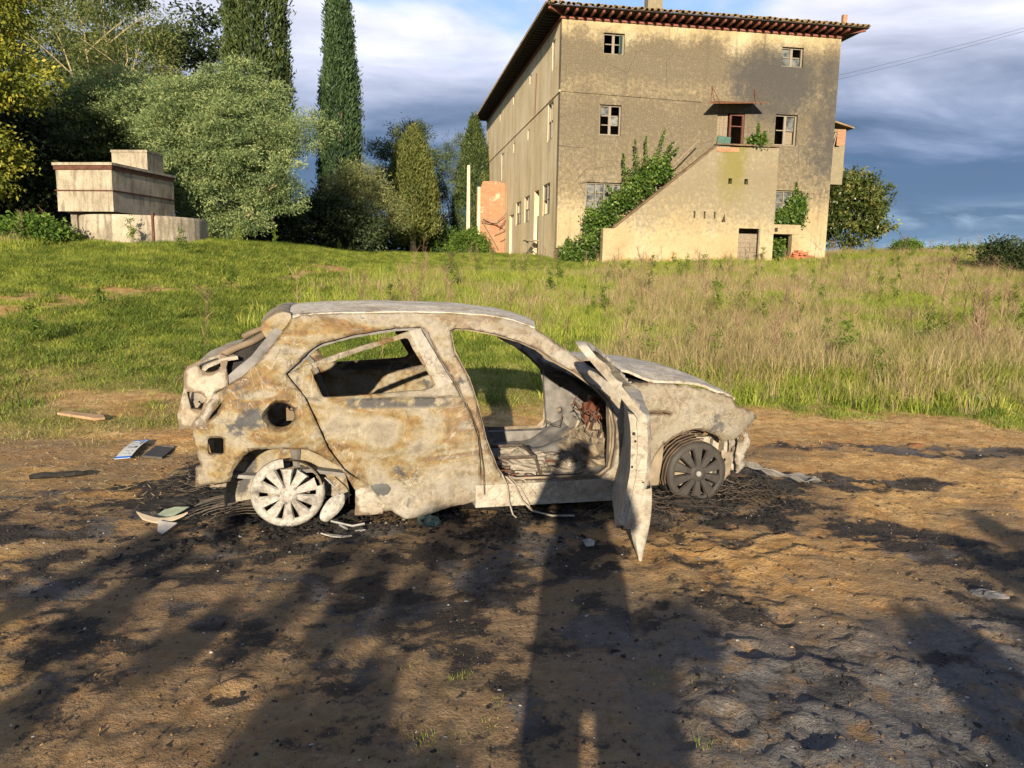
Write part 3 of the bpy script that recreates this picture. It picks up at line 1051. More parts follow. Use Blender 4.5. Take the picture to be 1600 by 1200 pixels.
# stack of old bricks by the house corner
bp = thing('brick_pile', 'tumbled pile of red bricks at the right foot of the farmhouse', 'brick pile', (14.95, 40.9, 0), .2)
rng = random.Random(12)
bme = raw_mesh('brick', *(lambda m: (m.v, m.f))(MB().box((0, 0, 0), (.30, .15, .07))), simple('red_brick', (.36, .13, .07), .9, .45, 2.0))
zb = zat(14.95, 40.9) - .05
for lay in range(8):
    for k in range(9 - lay):
        for r_ in range(3 if lay < 4 else 2):
            obj('brick', bme, bp, (-.75 + lay * .06 + k * .21 + rng.uniform(-.06, .06), -.35 + r_ * .22 + rng.uniform(-.05, .05), zb + .05 + lay * .078 + rng.uniform(0, .02)),
                (rng.uniform(-.12, .12), rng.uniform(-.15, .15), rng.uniform(-.6, .6) + (1.3 if rng.random() < .3 else 0)))

# concrete trough on a round well at the left edge of the meadow
def conc_fn(g, b):
    c = g.coord()
    n1 = g.noise(c, 1.4, 6, .6, .3); n2 = g.noise(g.mapping(c, (1, 1, .22)), 4.5, 6, .65); n3 = g.noise(c, 22, 4, .65)
    cc = g.ramp(n1, [(.3, (.20, .175, .13)), (.55, (.33, .29, .22)), (.75, (.41, .37, .295))])
    cc = g.mix(cc, (.13, .11, .085), g.math('MULTIPLY', g.sstep(n2, .45, .66), .85))
    cc = g.mix(cc, g.ramp(n3, [(.3, .75), (.7, 1.2)]), 1.0, 'MULTIPLY')
    g.put(b.inputs['Base Color'], cc)
    g.put(b.inputs['Normal'], g.bump(n3, .5, .02))
M_conc = material('old_concrete', conc_fn)
M_redband = simple('rusty_band', (.085, .038, .026), .9, .4, 6)
tz = zat(-11.6, 25.8)
well = thing('stone_well', 'round lichen-spotted stone well base under the concrete trough', 'well', (-12.4, 26.3, 0))
wl = MB().lathe([(1.75, 2.96), (1.92, 2.98), (1.95, 2.90), (1.95, tz - .6)], 44).lathe([(1.70, 1.4), (1.70, 2.96)][::-1], 44)
wl.build('ring_wall', M_conc, well, smooth=False)
MB().box((1.02, -1.64, 2.5), (.07, .1, 1.1)).build('iron_post', M_redband, well)
tank = thing('concrete_trough', 'weathered concrete trough with rusty red bands resting on the round well', 'trough', (-13.66, 25.0, 0), R(-8))
W_, L_ = 1.93, 3.4
t_ = MB()
for (c, s) in (((0, .06, 3.80), (W_, .12, 1.42)), ((0, L_ - .06, 3.80), (W_, .12, 1.42)), ((-W_ / 2 + .06, L_ / 2, 3.80), (.12, L_ - .245, 1.42)), ((W_ / 2 - .06, L_ / 2, 3.80), (.12, L_ - .245, 1.42)), ((0, L_ / 2, 3.16), (W_ - .25, L_ - .245, .13))):
    t_.box(c, s)
t_.build('basin', M_conc, tank)
MB().box((0, L_ / 2, 4.555), (W_ + .14, L_ + .14, .085)).build('lid', M_conc, tank)
for zb_, hh in ((4.44, .12), (3.74, .035)):
    bd = MB()
    bd.box((0, -.022, zb_), (W_ + .1, .04, hh)); bd.box((W_ / 2 + .022, L_ / 2, zb_), (.04, L_, hh)); bd.box((-W_ / 2 - .022, L_ / 2, zb_), (.04, L_, hh))
    bd.build('band', M_redband, tank)
MB().box((-.7, .5, 2.7), (.22, .3, .8)).build('support', M_conc, tank)
MB().box((.3, 2.6, 2.6), (.4, .4, 1.0)).build('support', M_conc, tank)
blk = tag(MB().box((0, 0, .45), (1.3, 1.0, .68)).box((0, 0, .83), (1.35, 1.05, .075)).build('concrete_block', M_conc, None, loc=(-13.35, 28.0, 4.49), rot=(0, 0, R(-6))),
          'smaller concrete box standing on top of the trough lid', 'concrete box')

# overhead cable right of the house
for k, dz_ in enumerate((0, .22)):
    pts = []
    for i in range(15):
        t_ = i / 14
        pts.append((16.9 + 9.5 * t_, 44 - 14 * t_, 11.9 + dz_ * (1 - .6 * t_) + 1.0 * t_ - 2.2 * t_ * (1 - t_) * .35))
    tag(MB().tube(pts, .006, 4).build('overhead_cable', M_dkwood, None),
        ('lower of the two thin overhead cables running right from the farmhouse', 'upper of the two thin overhead cables running right from the farmhouse')[k], 'cable', 'overhead cables')

# ================================================================== BURNT CAR
def burnt_mat(name, white0, grey=0.5, rust=1.0, wk=1.0, gain=1.0):
    """fire-stripped steel: ash bloom, ochre and rust scale, bare grey patches and contour rings"""
    def fn(g, b):
        c = g.coord()
        x, y, z = g.sep(c)
        n1 = g.noise(c, 1.7, 5, .5, 1.1)
        n2a = g.noise(g.mapping(c, (.75, 1.0, 1.35)), 2.3, 3, .5, 2.4)
        n2 = g.math('ADD', g.math('MULTIPLY', n2a, .80), g.math('MULTIPLY', g.noise(c, 11.0, 6, .65, .6), .20))
        n3 = g.noise(c, 34.0, 5, .7)
        n4 = g.noise(g.mapping(c, (1, 1, 1), (5.2, 1.1, 3.3)), 2.6, 6, .6, .9)
        n5 = g.noise(g.mapping(c, (1, 1, 1), (1.2, 7.1, .3)), 12.0, 5, .65, .4)
        pal = g.ramp(n2, [(.26, (.20, .19, .175)), (.35, (.46, .40, .30)), (.43, (.62, .55, .41)), (.50, (.53, .43, .24)), (.555, (.48, .32, .125)), (.60, (.36, .21, .085)),
                          (.65, (.38, .33, .24)), (.72, (.68, .63, .52))])
        if rust < 1:
            pal = g.mix(pal, (.52, .47, .36), 1 - rust)
        ash = g.ramp(g.math('ADD', g.math('MULTIPLY', n4, .7), g.math('MULTIPLY', n5, .3)), [(.30, (.36, .335, .29)), (.42, (.58, .535, .45)), (.55, (.70, .66, .57)), (.68, (.78, .75, .67))])
        xx = g.math('ADD', x, g.math('MULTIPLY', g.math('SUBTRACT', n1, .5), 1.6))
        w = g.math('MULTIPLY', g.sstep(xx, -.75, .45), .85 * wk)
        zz = g.math('ADD', z, g.math('MULTIPLY', g.math('SUBTRACT', n4, .5), .55))
        w = g.math('MAXIMUM', w, g.math('MULTIPLY', g.math('SUBTRACT', 1.0, g.sstep(zz, .16, .36)), .9))
        w = g.math('MAXIMUM', w, g.math('MULTIPLY', g.sstep(zz, 1.17, 1.27), .75))
        w = g.math('ADD', w, white0, clamp=True)
        w = g.math('MULTIPLY', w, g.ramp(n2, [(.35, 1.0), (.62, .62)]))
        cc = g.mix(pal, ash, w)
        # contour rings left by boiling paint
        ring = g.math('ABSOLUTE', g.math('SINE', g.math('MULTIPLY', n1, 46.0)))
        rl = g.math('MULTIPLY', g.math('SUBTRACT', 1.0, g.sstep(ring, .05, .30)), g.sstep(n4, .36, .55))
        cc = g.mix(cc, (.74, .67, .52), g.math('MULTIPLY', rl, .75))
        ring2 = g.math('ABSOLUTE', g.math('SINE', g.math('MULTIPLY', n4, 38.0)))
        rl2 = g.math('MULTIPLY', g.math('SUBTRACT', 1.0, g.sstep(ring2, .02, .16)), g.sstep(n2, .42, .58))
        cc = g.mix(cc, (.17, .14, .10), g.math('MULTIPLY', rl2, .65))
        # bare blue-grey steel
        gp = g.math('MULTIPLY', g.sstep(g.math('ADD', n4, g.math('MULTIPLY', g.math('SUBTRACT', n5, .5), .35)), .60, .68), grey)
        cc = g.mix(cc, (.17, .175, .18), gp)
        cc = g.mix(cc, g.ramp(n3, [(.28, .55), (.5, 1.0), (.75, 1.25)]), .65, 'MULTIPLY')
        belt = g.math('MULTIPLY', g.math('MULTIPLY', g.sstep(z, .690, .715), g.math('SUBTRACT', 1.0, g.sstep(z, .755, .77))), g.math('MULTIPLY', g.sstep(x, -1.05, -.9), g.math('SUBTRACT', 1.0, g.sstep(x, -.42, -.30))))
        cc = g.mix(cc, (.17, .165, .16), g.math('MULTIPLY', belt, g.sstep(n5, .36, .52)))
        stk = g.noise(g.mapping(c, (6.0, 6.0, .8)), 1.5, 5, .6, .3)
        cc = g.mix(cc, (.15, .12, .09), g.math('MULTIPLY', g.sstep(stk, .60, .76), .32))
        # rust bleeding from the bare edges, crazed flakes
        ed_n = g.math('MULTIPLY', g.attr('edge'), g.ramp(n5, [(.35, .2), (.6, 1.0)]))
        cc = g.mix(cc, (.17, .105, .055), g.math('MULTIPLY', g.sstep(ed_n, .22, .75), .75))
        wv = g.mix(c, g.new('ShaderNodeTexNoise').outputs[1], .04)
        fk = g.vor(wv, 16.0, 'DISTANCE_TO_EDGE')
        fkm = g.math('MULTIPLY', g.math('SUBTRACT', 1.0, g.sstep(fk, .0, .045)), g.sstep(n4, .48, .62))
        cc = g.mix(cc, (.14, .11, .08), g.math('MULTIPLY', fkm, .55))
        cell = g.vor(wv, 30.0, 'F1', 'Color')
        cc = g.mix(cc, g.ramp(g.sep(cell)[0], [(0, .72), (.5, 1.0), (1, 1.16)]), g.math('MULTIPLY', g.sstep(n2, .40, .55), .8), 'MULTIPLY')
        pits = g.sstep(g.noise(c, 75.0, 3, .6), .66, .73)
        cc = g.mix(cc, (.12, .085, .05), g.math('MULTIPLY', pits, .6))
        g.put(b.inputs['Base Color'], g.mix(cc, (.445 * gain, .445 * gain, .45 * gain), 1.0, 'MULTIPLY'))
        b.inputs['Roughness'].default_value = .82
        b.inputs['Metallic'].default_value = .0
        hh = g.math('ADD', g.math('MULTIPLY', n3, .5), g.math('MULTIPLY', n5, .8))
        hh = g.math('ADD', hh, g.math('MULTIPLY', rl, .25))
        g.put(b.inputs['Normal'], g.bump(hh, .5, .012))
    return material(name, fn)


M_burnt = burnt_mat('burnt_steel', .06, 1.0, 1.0, 1.0, .88)
M_white = burnt_mat('ash_white_steel', .62, .35, .75, 1.0, 1.14)
M_fender = burnt_mat('burnt_fender_steel', -.05, .8, .35, .40, .84)
M_roof = burnt_mat('ash_roof_steel', .75, .35, .8, 1.0, 1.7)  # ash white, with gain lifted to paint in sun that only grazes the roof
M_trim = burnt_mat('ash_bleached_trim', 1.0, .15, .5)
M_inner = simple('scorched_steel', (.20, .165, .12), .9, .6, 7, bump=.3)
M_innerg = simple('scorched_grey_steel', (.15, .145, .14), .85, .55, 9, bump=.3)
M_char = simple('char', (.022, .021, .020), .95, .7, 18, bump=.6)
M_ash = simple('ash_crust', (.24, .215, .175), .95, .45, 9, bump=.6)
M_wire = simple('burnt_wire', (.07, .055, .045), .8, .5, 30)
M_rwire = simple('rusty_wire', (.10, .036, .020), .85, .5, 30)
def cover_fn(g, b):
    c = g.coord()
    n1 = g.noise(c, 9.0, 6, .65, .4); n2 = g.noise(c, 45.0, 4, .7)
    cc = g.ramp(n1, [(.30, (.10, .09, .08)), (.42, (.27, .255, .23)), (.55, (.38, .365, .335)), (.75, (.42, .40, .36))])
    cc = g.mix(cc, g.ramp(n2, [(.3, .55), (.6, 1.05)]), 1.0, 'MULTIPLY')
    g.put(b.inputs['Base Color'], cc)
    g.put(b.inputs['Normal'], g.bump(g.math('ADD', n1, n2), .5, .01))
M_cover = material('ash_white_plastic', cover_fn)
M_dkcover = simple('dark_wheel_cover', (.040, .037, .034), .62, .3, 12, bump=.15)
M_alu = simple('melted_aluminium', (.24, .24, .235), .55, .4, 20, bump=.5)

car = thing('burnt_car', 'burnt-out small hatchback, ash white and rust ochre, resting on its rims', 'car', (CAR_O[0], CAR_O[1], 0), CAR_A)


def Wf(x, z):
    b = np.interp(z, [.05, .2, .35, .5, .65, .78, .85, 1.0, 1.15, 1.25, 1.33], [.78, .815, .845, .862, .86, .845, .82, .755, .685, .625, .54])
    k = 1.0 - .11 * (np.maximum(-1.3 - x, 0) / .7) ** 2 - .15 * (np.maximum(x - 1.2, 0) / .75) ** 2
    return b * k


def dent(x, z, seed, amp):
    return (fbm(x * 2.6 + 11, z * 3.2 + 5, seed, 3) - .5) * 2 * amp + (fbm(x * 9 + 3, z * 9, seed + 7, 2) - .5) * amp * .7


def panel(name, outer, holes, mat, parent, off=0.0, thick=.03, step=.045, rnd=.03, rdep=.018, amp=.006, seed=1, extra=None, far=False, xf=None, jag=.0013, edge=1.0):
    rj = np.random.default_rng(seed + 900)
    if jag:
        outer = [(a + rj.normal(0, jag), b + rj.normal(0, jag)) for a, b in resample(outer, step)]
        holes = [[(a + rj.normal(0, jag * .6), b + rj.normal(0, jag * .6)) for a, b in resample(h_, step)] for h_ in holes]
    P, T, bd = sheet2d(outer, holes, step, seed)
    x, z = P[:, 0], P[:, 1]
    y = -(Wf(x, z) + off) + rdep * np.clip(1 - bd / rnd, 0, 1) ** 2 + dent(x, z, seed, amp)
    if extra is not None:
        y = y - extra(x, z)
    fr = np.stack([x, y, z], 1)
    bk = fr.copy(); bk[:, 1] += thick
    V, Fc = thicken(fr, bk, T)
    if xf is not None:
        V = xf(V)
    if far:
        V[:, 1] *= -1
        Fc = [tuple(reversed(f)) for f in Fc]
    e_ = np.exp(-bd / .014) * edge
    o = obj(name, raw_mesh(name, V, Fc, mat, False, {'edge': np.concatenate([e_, e_])}), parent)
    return shade_auto(o, 35)


def loft(name, rows, mat, parent, thick=.015, smooth=True):
    """rows: list of equally long lists of points -> sheet with thickness downwards"""
    A = np.array(rows, float)
    n, m = A.shape[:2]
    V = A.reshape(-1, 3)
    T = []
    for i in range(n - 1):
        for j in range(m - 1):
            a = i * m + j
            T += [(a, a + m, a + m + 1), (a, a + m + 1, a + 1)]
    T = np.array(T)
    # normals
    nm = np.zeros_like(V)
    fn_ = np.cross(V[T[:, 1]] - V[T[:, 0]], V[T[:, 2]] - V[T[:, 0]])
    for k in range(3):
        np.add.at(nm, T[:, k], fn_)
    nm /= np.linalg.norm(nm, axis=1)[:, None] + 1e-9
    Vv, Ff = thicken(V, V - nm * thick, T)
    o = obj(name, raw_mesh(name, Vv, Ff, mat), parent)
    return shade_auto(o, 40)


def circ(cx, cz, rx, rz, n=20, a0=0.0):
    return [(cx + rx * math.cos(a0 + 2 * math.pi * i / n), cz + rz * math.sin(a0 + 2 * math.pi * i / n)) for i in range(n)]


body_out = [(-1.793, .257), (-1.599, .295), (-1.577, .369), (-1.522, .444), (-1.462, .481), (-1.393, .482), (-1.174, .470), (-1.094, .425), (-.987, .352), (-.937, .263),
            (-.905, .2), (-.905, .05), (-.74, .048), (-.50, .075), (-.149, .095), (.02, .075), (.17, .085), (.74, .075), (.82, .20), (.84, .45), (.84, .72), (.76, .80),
            (.636, .843), (.509, .939), (.378, 1.028), (.263, 1.112), (.178, 1.166), (.06, 1.206), (-.10, 1.232), (-.37, 1.246), (-.62, 1.248), (-1.03, 1.240), (-1.20, 1.232), (-1.243, 1.215),
            (-1.307, 1.126), (-1.376, 1.038), (-1.445, .952), (-1.53, .883), (-1.608, .833), (-1.666, .79), (-1.63, .742), (-1.657, .686), (-1.685, .658), (-1.779, .611),
            (-1.792, .56), (-1.777, .494), (-1.759, .393), (-1.785, .374)]
fd_ap = [(-.333, 1.135), (-.298, 1.150), (-.216, 1.146), (-.059, 1.118), (.097, 1.074), (.202, 1.028), (.289, .965), (.434, .885), (.551, .80), (.652, .70), (.69, .55), (.695, .41), (.68, .27),
         (.62, .218), (.3, .215), (.037, .219), (-.016, .239), (-.06, .305), (-.134, .484), (-.186, .691), (-.235, .856), (-.314, 1.013)]
rd_ap = [(-1.285, .900), (-1.21, .965), (-1.166, 1.012), (-1.13, 1.043), (-1.083, 1.066), (-.912, 1.112), (-.662, 1.150), (-.51, 1.157), (-.465, 1.128), (-.425, 1.016), (-.308, .818),
         (-.234, .672), (-.179, .514), (-.156, .309), (-.155, .17), (-.72, .155), (-.80, .23), (-.905, .286), (-.968, .337), (-1.058, .474), (-1.119, .629), (-1.183, .775)]
fuel = circ(-1.312, .671, .072, .070, 22)
rect_h = [(-1.71, .54), (-1.70, .550), (-1.635, .550), (-1.625, .54), (-1.628, .463), (-1.638, .453), (-1.704, .453), (-1.714, .463)]


def arch_flare(x, z):
    r = np.hypot(x + 1.29, z - .20)
    f = .016 * np.exp(-((r - .36) / .05) ** 2)
    f = f + .022 * np.exp(-((x + 1.25) / .45) ** 2 - ((z - .66) / .12) ** 2)          # haunch
    rr = np.hypot((x + 1.312) / .072, (z - .671) / .070)
    f = f - .020 * np.exp(-((rr - 1.02) / .14) ** 2)                                    # recess round the filler
    f = f + .008 * np.exp(-((rr - 1.38) / .12) ** 2)
    t = (x + 1.66) * .42 + (z - .655)                                                   # crease running down to the arch
    f = f - .007 * np.exp(-((z - np.interp(x, [-1.2, -.6, -.1, .2], [1.188, 1.205, 1.190, 1.13])) / .008) ** 2) * sst(x, -1.2, -1.0) * (1 - sst(x, .1, .25))   # drip channel
    f = f - .016 * np.exp(-(t / .018) ** 2) * sst(x, -1.66, -1.60) * (1 - sst(x, -1.45, -1.40))
    return f


body = panel('body_side', body_out, [fd_ap, rd_ap, fuel, rect_h], M_burnt, car, 0, .030, .022, .014, .014, .006, 3, arch_flare)
body_far = panel('body_side', body_out, [fd_ap, rd_ap, fuel], M_burnt, car, 0, .035, .06, .026, .016, .008, 5, None, True)


def inset(poly, d_):
    q = np.array(poly, float)
    ar = np.sum(q[:, 0] * np.roll(q[:, 1], -1) - np.roll(q[:, 0], -1) * q[:, 1])
    sg = 1.0 if ar > 0 else -1.0
    out = []
    n = len(q)
    for i in range(n):
        a = q[i] - q[i - 1]; b = q[(i + 1) % n] - q[i]
        na = np.array([-a[1], a[0]]) / (np.linalg.norm(a) + 1e-9); nb = np.array([-b[1], b[0]]) / (np.linalg.norm(b) + 1e-9)
        m = na + nb; m /= np.linalg.norm(m) + 1e-9
        out.append(tuple(q[i] + sg * m * d_ / max(.6, float(m @ na))))
    return out


for far in (False, True):
    panel('aperture_flange', inset(rd_ap, -.012), [inset(rd_ap, .020)], M_innerg, car, -.040, .012, .03, .01, .004, .002, 6, None, far)
    panel('aperture_flange', inset(fd_ap, -.012), [inset(fd_ap, .012)], M_inner, car, -.040, .012, .03, .01, .004, .002, 7, None, far)
# inner skins give pillars and sill their box section
for far in (False, True):
    panel('inner_pillar', [(-.30, .10), (-.10, .10), (-.07, .30), (-.20, .70), (-.25, .86), (-.34, 1.02), (-.345, 1.16), (-.47, 1.16), (-.44, 1.0), (-.33, .80), (-.25, .6), (-.22, .3)], [], M_inner, car, -.05, .03, .06, .02, .01, .003, 8, None, far)
    MB().box((.30, (.755 if far else -.755), .135), (.98, .14, .14)).build('sill', M_innerg if far else M_white, car)
    panel('hinge_pillar', [(.695, .12), (1.05, .12), (1.05, .80), (.75, .80), (.62, .84), (.50, .90), (.46, .88), (.66, .70)], [circ(.80, .57, .022, .024, 10), circ(.80, .36, .024, .026, 10)], M_innerg if far else M_inner, car, -.06, .05, .06, .02, .01, .004, 9, None, far)

rd_out = [(-1.272, .898), (-1.166, .949), (-.913, 1.035), (-.652, 1.110), (-.575, 1.135), (-.517, 1.146), (-.419, .985), (-.315, .806), (-.241, .67), (-.186, .513), (-.163, .309), (-.149, .116), (-.168, .095),
          (-.353, .062), (-.482, .030), (-.613, .016), (-.675, .051), (-.74, .111), (-.815, .22), (-.9, .292), (-.962, .344), (-1.05, .478), (-1.111, .629), (-1.175, .775)]
rd_win = [(-1.149, .921), (-.914, 1.003), (-.729, 1.059), (-.60, 1.095), (-.588, 1.090), (-.551, 1.015), (-.44, .832), (-.455, .812), (-.516, .799), (-.884, .777), (-1.07, .768), (-1.085, .775)]


def door_warp(x, z):
    f = .045 * np.exp(-((x + .60) / .22) ** 2 - ((z - .02) / .16) ** 2)
    f = f - .012 * np.exp(-((z - .745) / .020) ** 2)                     # belt groove
    f = f + .010 * np.exp(-((z - .775) / .014) ** 2)
    # faint swage lines and two shallow buckles
    f = f + .007 * np.exp(-((z - (.47 + .10 * (x + .6))) / .03) ** 2)
    f = f - .018 * np.exp(-((x + .42) / .12) ** 2 - ((z - .33) / .10) ** 2)
    f = f + .014 * np.exp(-((x + .78) / .16) ** 2 - ((z - .52) / .09) ** 2)
    return f


rear_door = panel('rear_door', rd_out, [rd_win], M_burnt, car, .008, .024, .024, .013, .014, .008, 12, door_warp, edge=.6)
panel('rear_door', rd_out, [rd_win], M_burnt, car, .008, .028, .06, .022, .012, .006, 14, None, True)
panel('pillar_trim', [(-.580, 1.137), (-.513, 1.149), (-.336, .843), (-.428, .812)], [], M_trim, rear_door, .020, .02, .04, .015, .008, .002, 15, jag=.001, edge=.3)
panel('melted_blister', smooth_poly([(-.83, .24), (-.77, .255), (-.70, .245), (-.69, .19), (-.73, .13), (-.79, .18)], 1), [], simple('bare_steel_patch', (.085, .09, .09), .7, .3, 10), rear_door, .022, .012, .02, .012, .012, .002, 16)
panel('rocker_cover', [(-.905, .235), (-.80, .205), (-.725, .10), (-.75, .045), (-.80, .04), (-.91, .045)], [], M_white, car, .012, .03, .03, .02, .012, .008, 17)

# open front door, swung towards the viewer
HX, HY = .80, -.80
TH = R(71)
fdo = [(.80, .17), (.80, .70), (.66, .80), (.55, .835), (.43, .912), (.29, .985), (.20, 1.045), (.097, 1.09), (-.059, 1.135), (-.18, 1.160), (-.255, 1.158), (-.315, 1.135), (-.338, 1.08),
       (-.312, .99), (-.246, .85), (-.197, .69), (-.160, .48), (-.14, .32), (-.12, .18), (-.02, .13), (.3, .12), (.72, .125)]
fdw = [(.60, .815), (.42, .868), (.29, .935), (.20, .995), (.08, 1.045), (-.059, 1.088), (-.21, 1.118), (-.285, 1.120), (-.30, 1.09), (-.275, 1.0), (-.21, .865), (-.18, .815)]


def swing(V):
    # rotate closed-door coordinates about the hinge
    d_ = V[:, :2] - np.array([HX, HY])
    s_, n_ = -d_[:, 0], -d_[:, 1]
    ct, st = math.cos(TH), math.sin(TH)
    sx, sy = -ct, -st
    nx_, ny_ = st, -ct
    out = V.copy()
    out[:, 0] = HX + s_ * sx + n_ * nx_
    out[:, 1] = HY + s_ * sy + n_ * ny_
    return out


def fdoor_shape(x, z):
    return .012 * np.exp(-((z - .80) / .02) ** 2) - .34 * np.maximum(z - .78, 0) - .10 * np.maximum(z - .98, 0)


fdo = smooth_poly(fdo, 1)
fdw = smooth_poly(fdw, 1)
fdoor = panel('front_door', fdo, [fdw], M_white, car, .004, .050, .03, .03, .022, .006, 21, fdoor_shape, xf=swing, edge=.22)
low = [(.78, .18), (.78, .70), (.66, .77), (-.20, .80), (-.183, .69), (-.148, .48), (-.128, .32), (-.108, .19), (-.02, .145), (.72, .14)]
panel('door_shell', low, [], M_white, fdoor, -.040, .060, .05, .03, .0, .003, 22, xf=swing, edge=.0)
fl_ = []
for i in range(9):
    t = i / 8
    zf = .40 - .40 * t
    hw = .004 + .046 * math.sin(math.pi * (.28 + .72 * t))
    cy = -.832 - .006 * t + .010 * math.sin(t * 3)
    xe = -.135 + .03 * t
    fl_.append([(xe + .16 * (1 - .6 * t), cy - hw, zf), (xe + .02, cy - hw, zf), (xe, cy - hw * .5, zf), (xe - .004, cy, zf), (xe, cy + hw * .5, zf), (xe + .02, cy + hw, zf), (xe + .16 * (1 - .6 * t), cy + hw, zf)])
A_ = swing(np.array(fl_).reshape(-1, 3)).reshape(9, 7, 3)
loft('skin_flap', [[tuple(q) for q in r_] for r_ in A_], M_white, fdoor, .006)


def door_pt(x, n_, z):
    v = swing(np.array([[x, HY - n_, z]]))
    return tuple(v[0])


lt = MB()
ed = Vector(swing(np.array([[-1.0, HY, 0]]))[0]) - Vector(swing(np.array([[0.0, HY, 0]]))[0])
ed.normalize()
for (zz, nn, r_) in ((.50, .0, .010), (.49, .03, .007), (.52, -.03, .006), (.60, .035, .006), (.66, -.02, .006), (.44, .03, .006), (.70, -.03, .009)):
    xe = np.interp(zz, [.19, .32, .48, .69, .80], [-.108, -.128, -.148, -.183, -.20]) - .006
    p = Vector(door_pt(xe, nn - .0, zz))
    lt.tube([p, p + ed * .006], r_, 8)
lt.build('latch_bolt', M_char, fdoor)
# front wing, bonnet, front end
fen = [(.749, .815), (.924, .820), (1.156, .796), (1.352, .758), (1.49, .716), (1.515, .665), (1.59, .640), (1.65, .612), (1.708, .563), (1.66, .515), (1.591, .463), (1.52, .437), (1.448, .416), (1.411, .440), (1.36, .478), (1.302, .505), (1.187, .522),
       (1.093, .490), (1.016, .430), (.959, .345), (.935, .206), (.86, .16), (.81, .20), (.815, .5), (.77, .72)]
slot_h = [(.903, .634), (.97, .634), (1.05, .623), (1.05, .617), (.97, .627), (.905, .626)]


def fen_flare(x, z):
    r = np.hypot(x - 1.29, z - .20)
    return .014 * np.exp(-((r - .34) / .045) ** 2) + .02 * np.exp(-((x - 1.25) / .35) ** 2 - ((z - .62) / .12) ** 2) - .05 * sst(x, 1.5, 1.75) * (1 - sst(z, .5, .62))


fender = panel('front_fender', fen, [slot_h], M_fender, car, .004, .014, .026, .013, .012, .008, 31, fen_flare, jag=.0035)
panel('front_fender', fen, [], M_fender, car, .004, .02, .06, .022, .016, .007, 33, fen_flare, True)


rows = []
for i in range(33):
    t = i / 32
    row = []
    for j in range(25):
        s = -1 + 2 * j / 24
        xb = .75 - .09 * (1 - s * s)
        xf_ = 1.64 + .06 * (1 - abs(s) ** 3)
        x = xb + (xf_ - xb) * t
        hw = np.interp(x, [.6, .9, 1.2, 1.5, 1.7], [.735, .745, .725, .66, .58])
        ze = np.interp(x, [.6, .749, .924, 1.156, 1.352, 1.535, 1.64, 1.72], [.835, .832, .832, .806, .77, .715, .668, .62])
        z = ze + .052 * (1 - s * s) * (1 - .35 * t) + .015 * (1 - s ** 4)
        z += .060 * sst(-x, -.98, -.72) * (1 - sst(s, -.75, -.1))                   # rear edge lifted off the scuttle
        z += (fbm(x * 4 + 2, s * 3.0, 71, 4) - .5) * .034 - .012 * math.exp(-((abs(s) - .62) / .08) ** 2)
        row.append((x, s * hw, z))
    rows.append(row)
M_hood = burnt_mat('burnt_bonnet_steel', .42, .3, .4, 1.0, 1.45)  # gain lifted like the roof to brighten it under grazing sun
bonnet = loft('bonnet', rows, M_hood, car, .016)
# scuttle and wiper tray
sc_ = []
for i in range(9):
    sc_.append([(.60 + .03 * i, -.70 + 1.4 * j / 16, .80 - .03 * math.sin(math.pi * i / 8) + .012 * math.sin(j * 1.7 + i)) for j in range(17)])
loft('scuttle', sc_, M_innerg, car, .012)
# front end: lamp panel, radiator rails, crash rails
fe = MB()
for s in (-1, 1):
    fe.box((1.475, s * .655, .34), (.045, .03, .36), Matrix.Rotation(R(3), 3, 'Y')); fe.box((1.56, s * .64, .36), (.035, .05, .42)); fe.box((1.605, s * .60, .37), (.03, .05, .40), Matrix.Rotation(R(-5), 3, 'Y')); fe.box((1.53, s * .62, .245), (.16, .04, .10)); fe.box((1.53, s * .63, .43), (.17, .03, .05)); fe.box((1.42, s * .60, .30), (.20, .05, .22))
    fe.box((1.46, s * .53, .19), (.30, .10, .06))
fe.box((1.59, 0, .605), (.07, 1.1, .05)); fe.box((1.58, 0, .18), (.06, 1.0, .06)); fe.box((1.40, 0, .42), (.05, .95, .36))
fe.build('radiator_panel', M_trim, car)
for k, pl_ in enumerate([[(1.60, .50), (1.66, .48), (1.70, .40), (1.67, .30), (1.69, .22), (1.63, .16), (1.60, .28)], [(1.46, .36), (1.54, .33), (1.55, .20), (1.50, .10), (1.46, .18)], [(1.55, .42), (1.60, .40), (1.61, .25), (1.58, .19), (1.56, .30)]]):
    panel('hanging_shred', pl_, [circ(pl_[0][0] + .03, pl_[0][1] - .08, .012, .02, 8)], M_trim if k != 1 else M_inner, car, (-.06, -.03, -.10)[k], .008, .022, .012, .008, .02, 60 + k, jag=.006)
cr_ = MB()
pts = [(1.63, -.60, .50), (1.68, -.61, .44), (1.65, -.61, .38), (1.69, -.60, .33), (1.65, -.60, .27), (1.64, -.62, .17)]
cr_.tube(pts, .026, 6); cr_.tube([(1.60, .5, .5), (1.66, .5, .4), (1.62, .5, .2)], .025, 6)
cr_.build('bumper_bracket', M_trim, car)
lampm = MB()
lampm.lathe([(.055, 0), (.07, .03), (.06, .06)], 16, 'y', c=(1.54, -.53, .655)).box((1.55, -.47, .66), (.14, .06, .08)).tube([(1.50, -.60, .69), (1.58, -.57, .70), (1.66, -.50, .67)], .008, 5).tube([(1.50, -.60, .66), (1.60, -.55, .65), (1.66, -.48, .645)], .007, 5)
lampm.build('headlamp_housing', M_innerg, car)
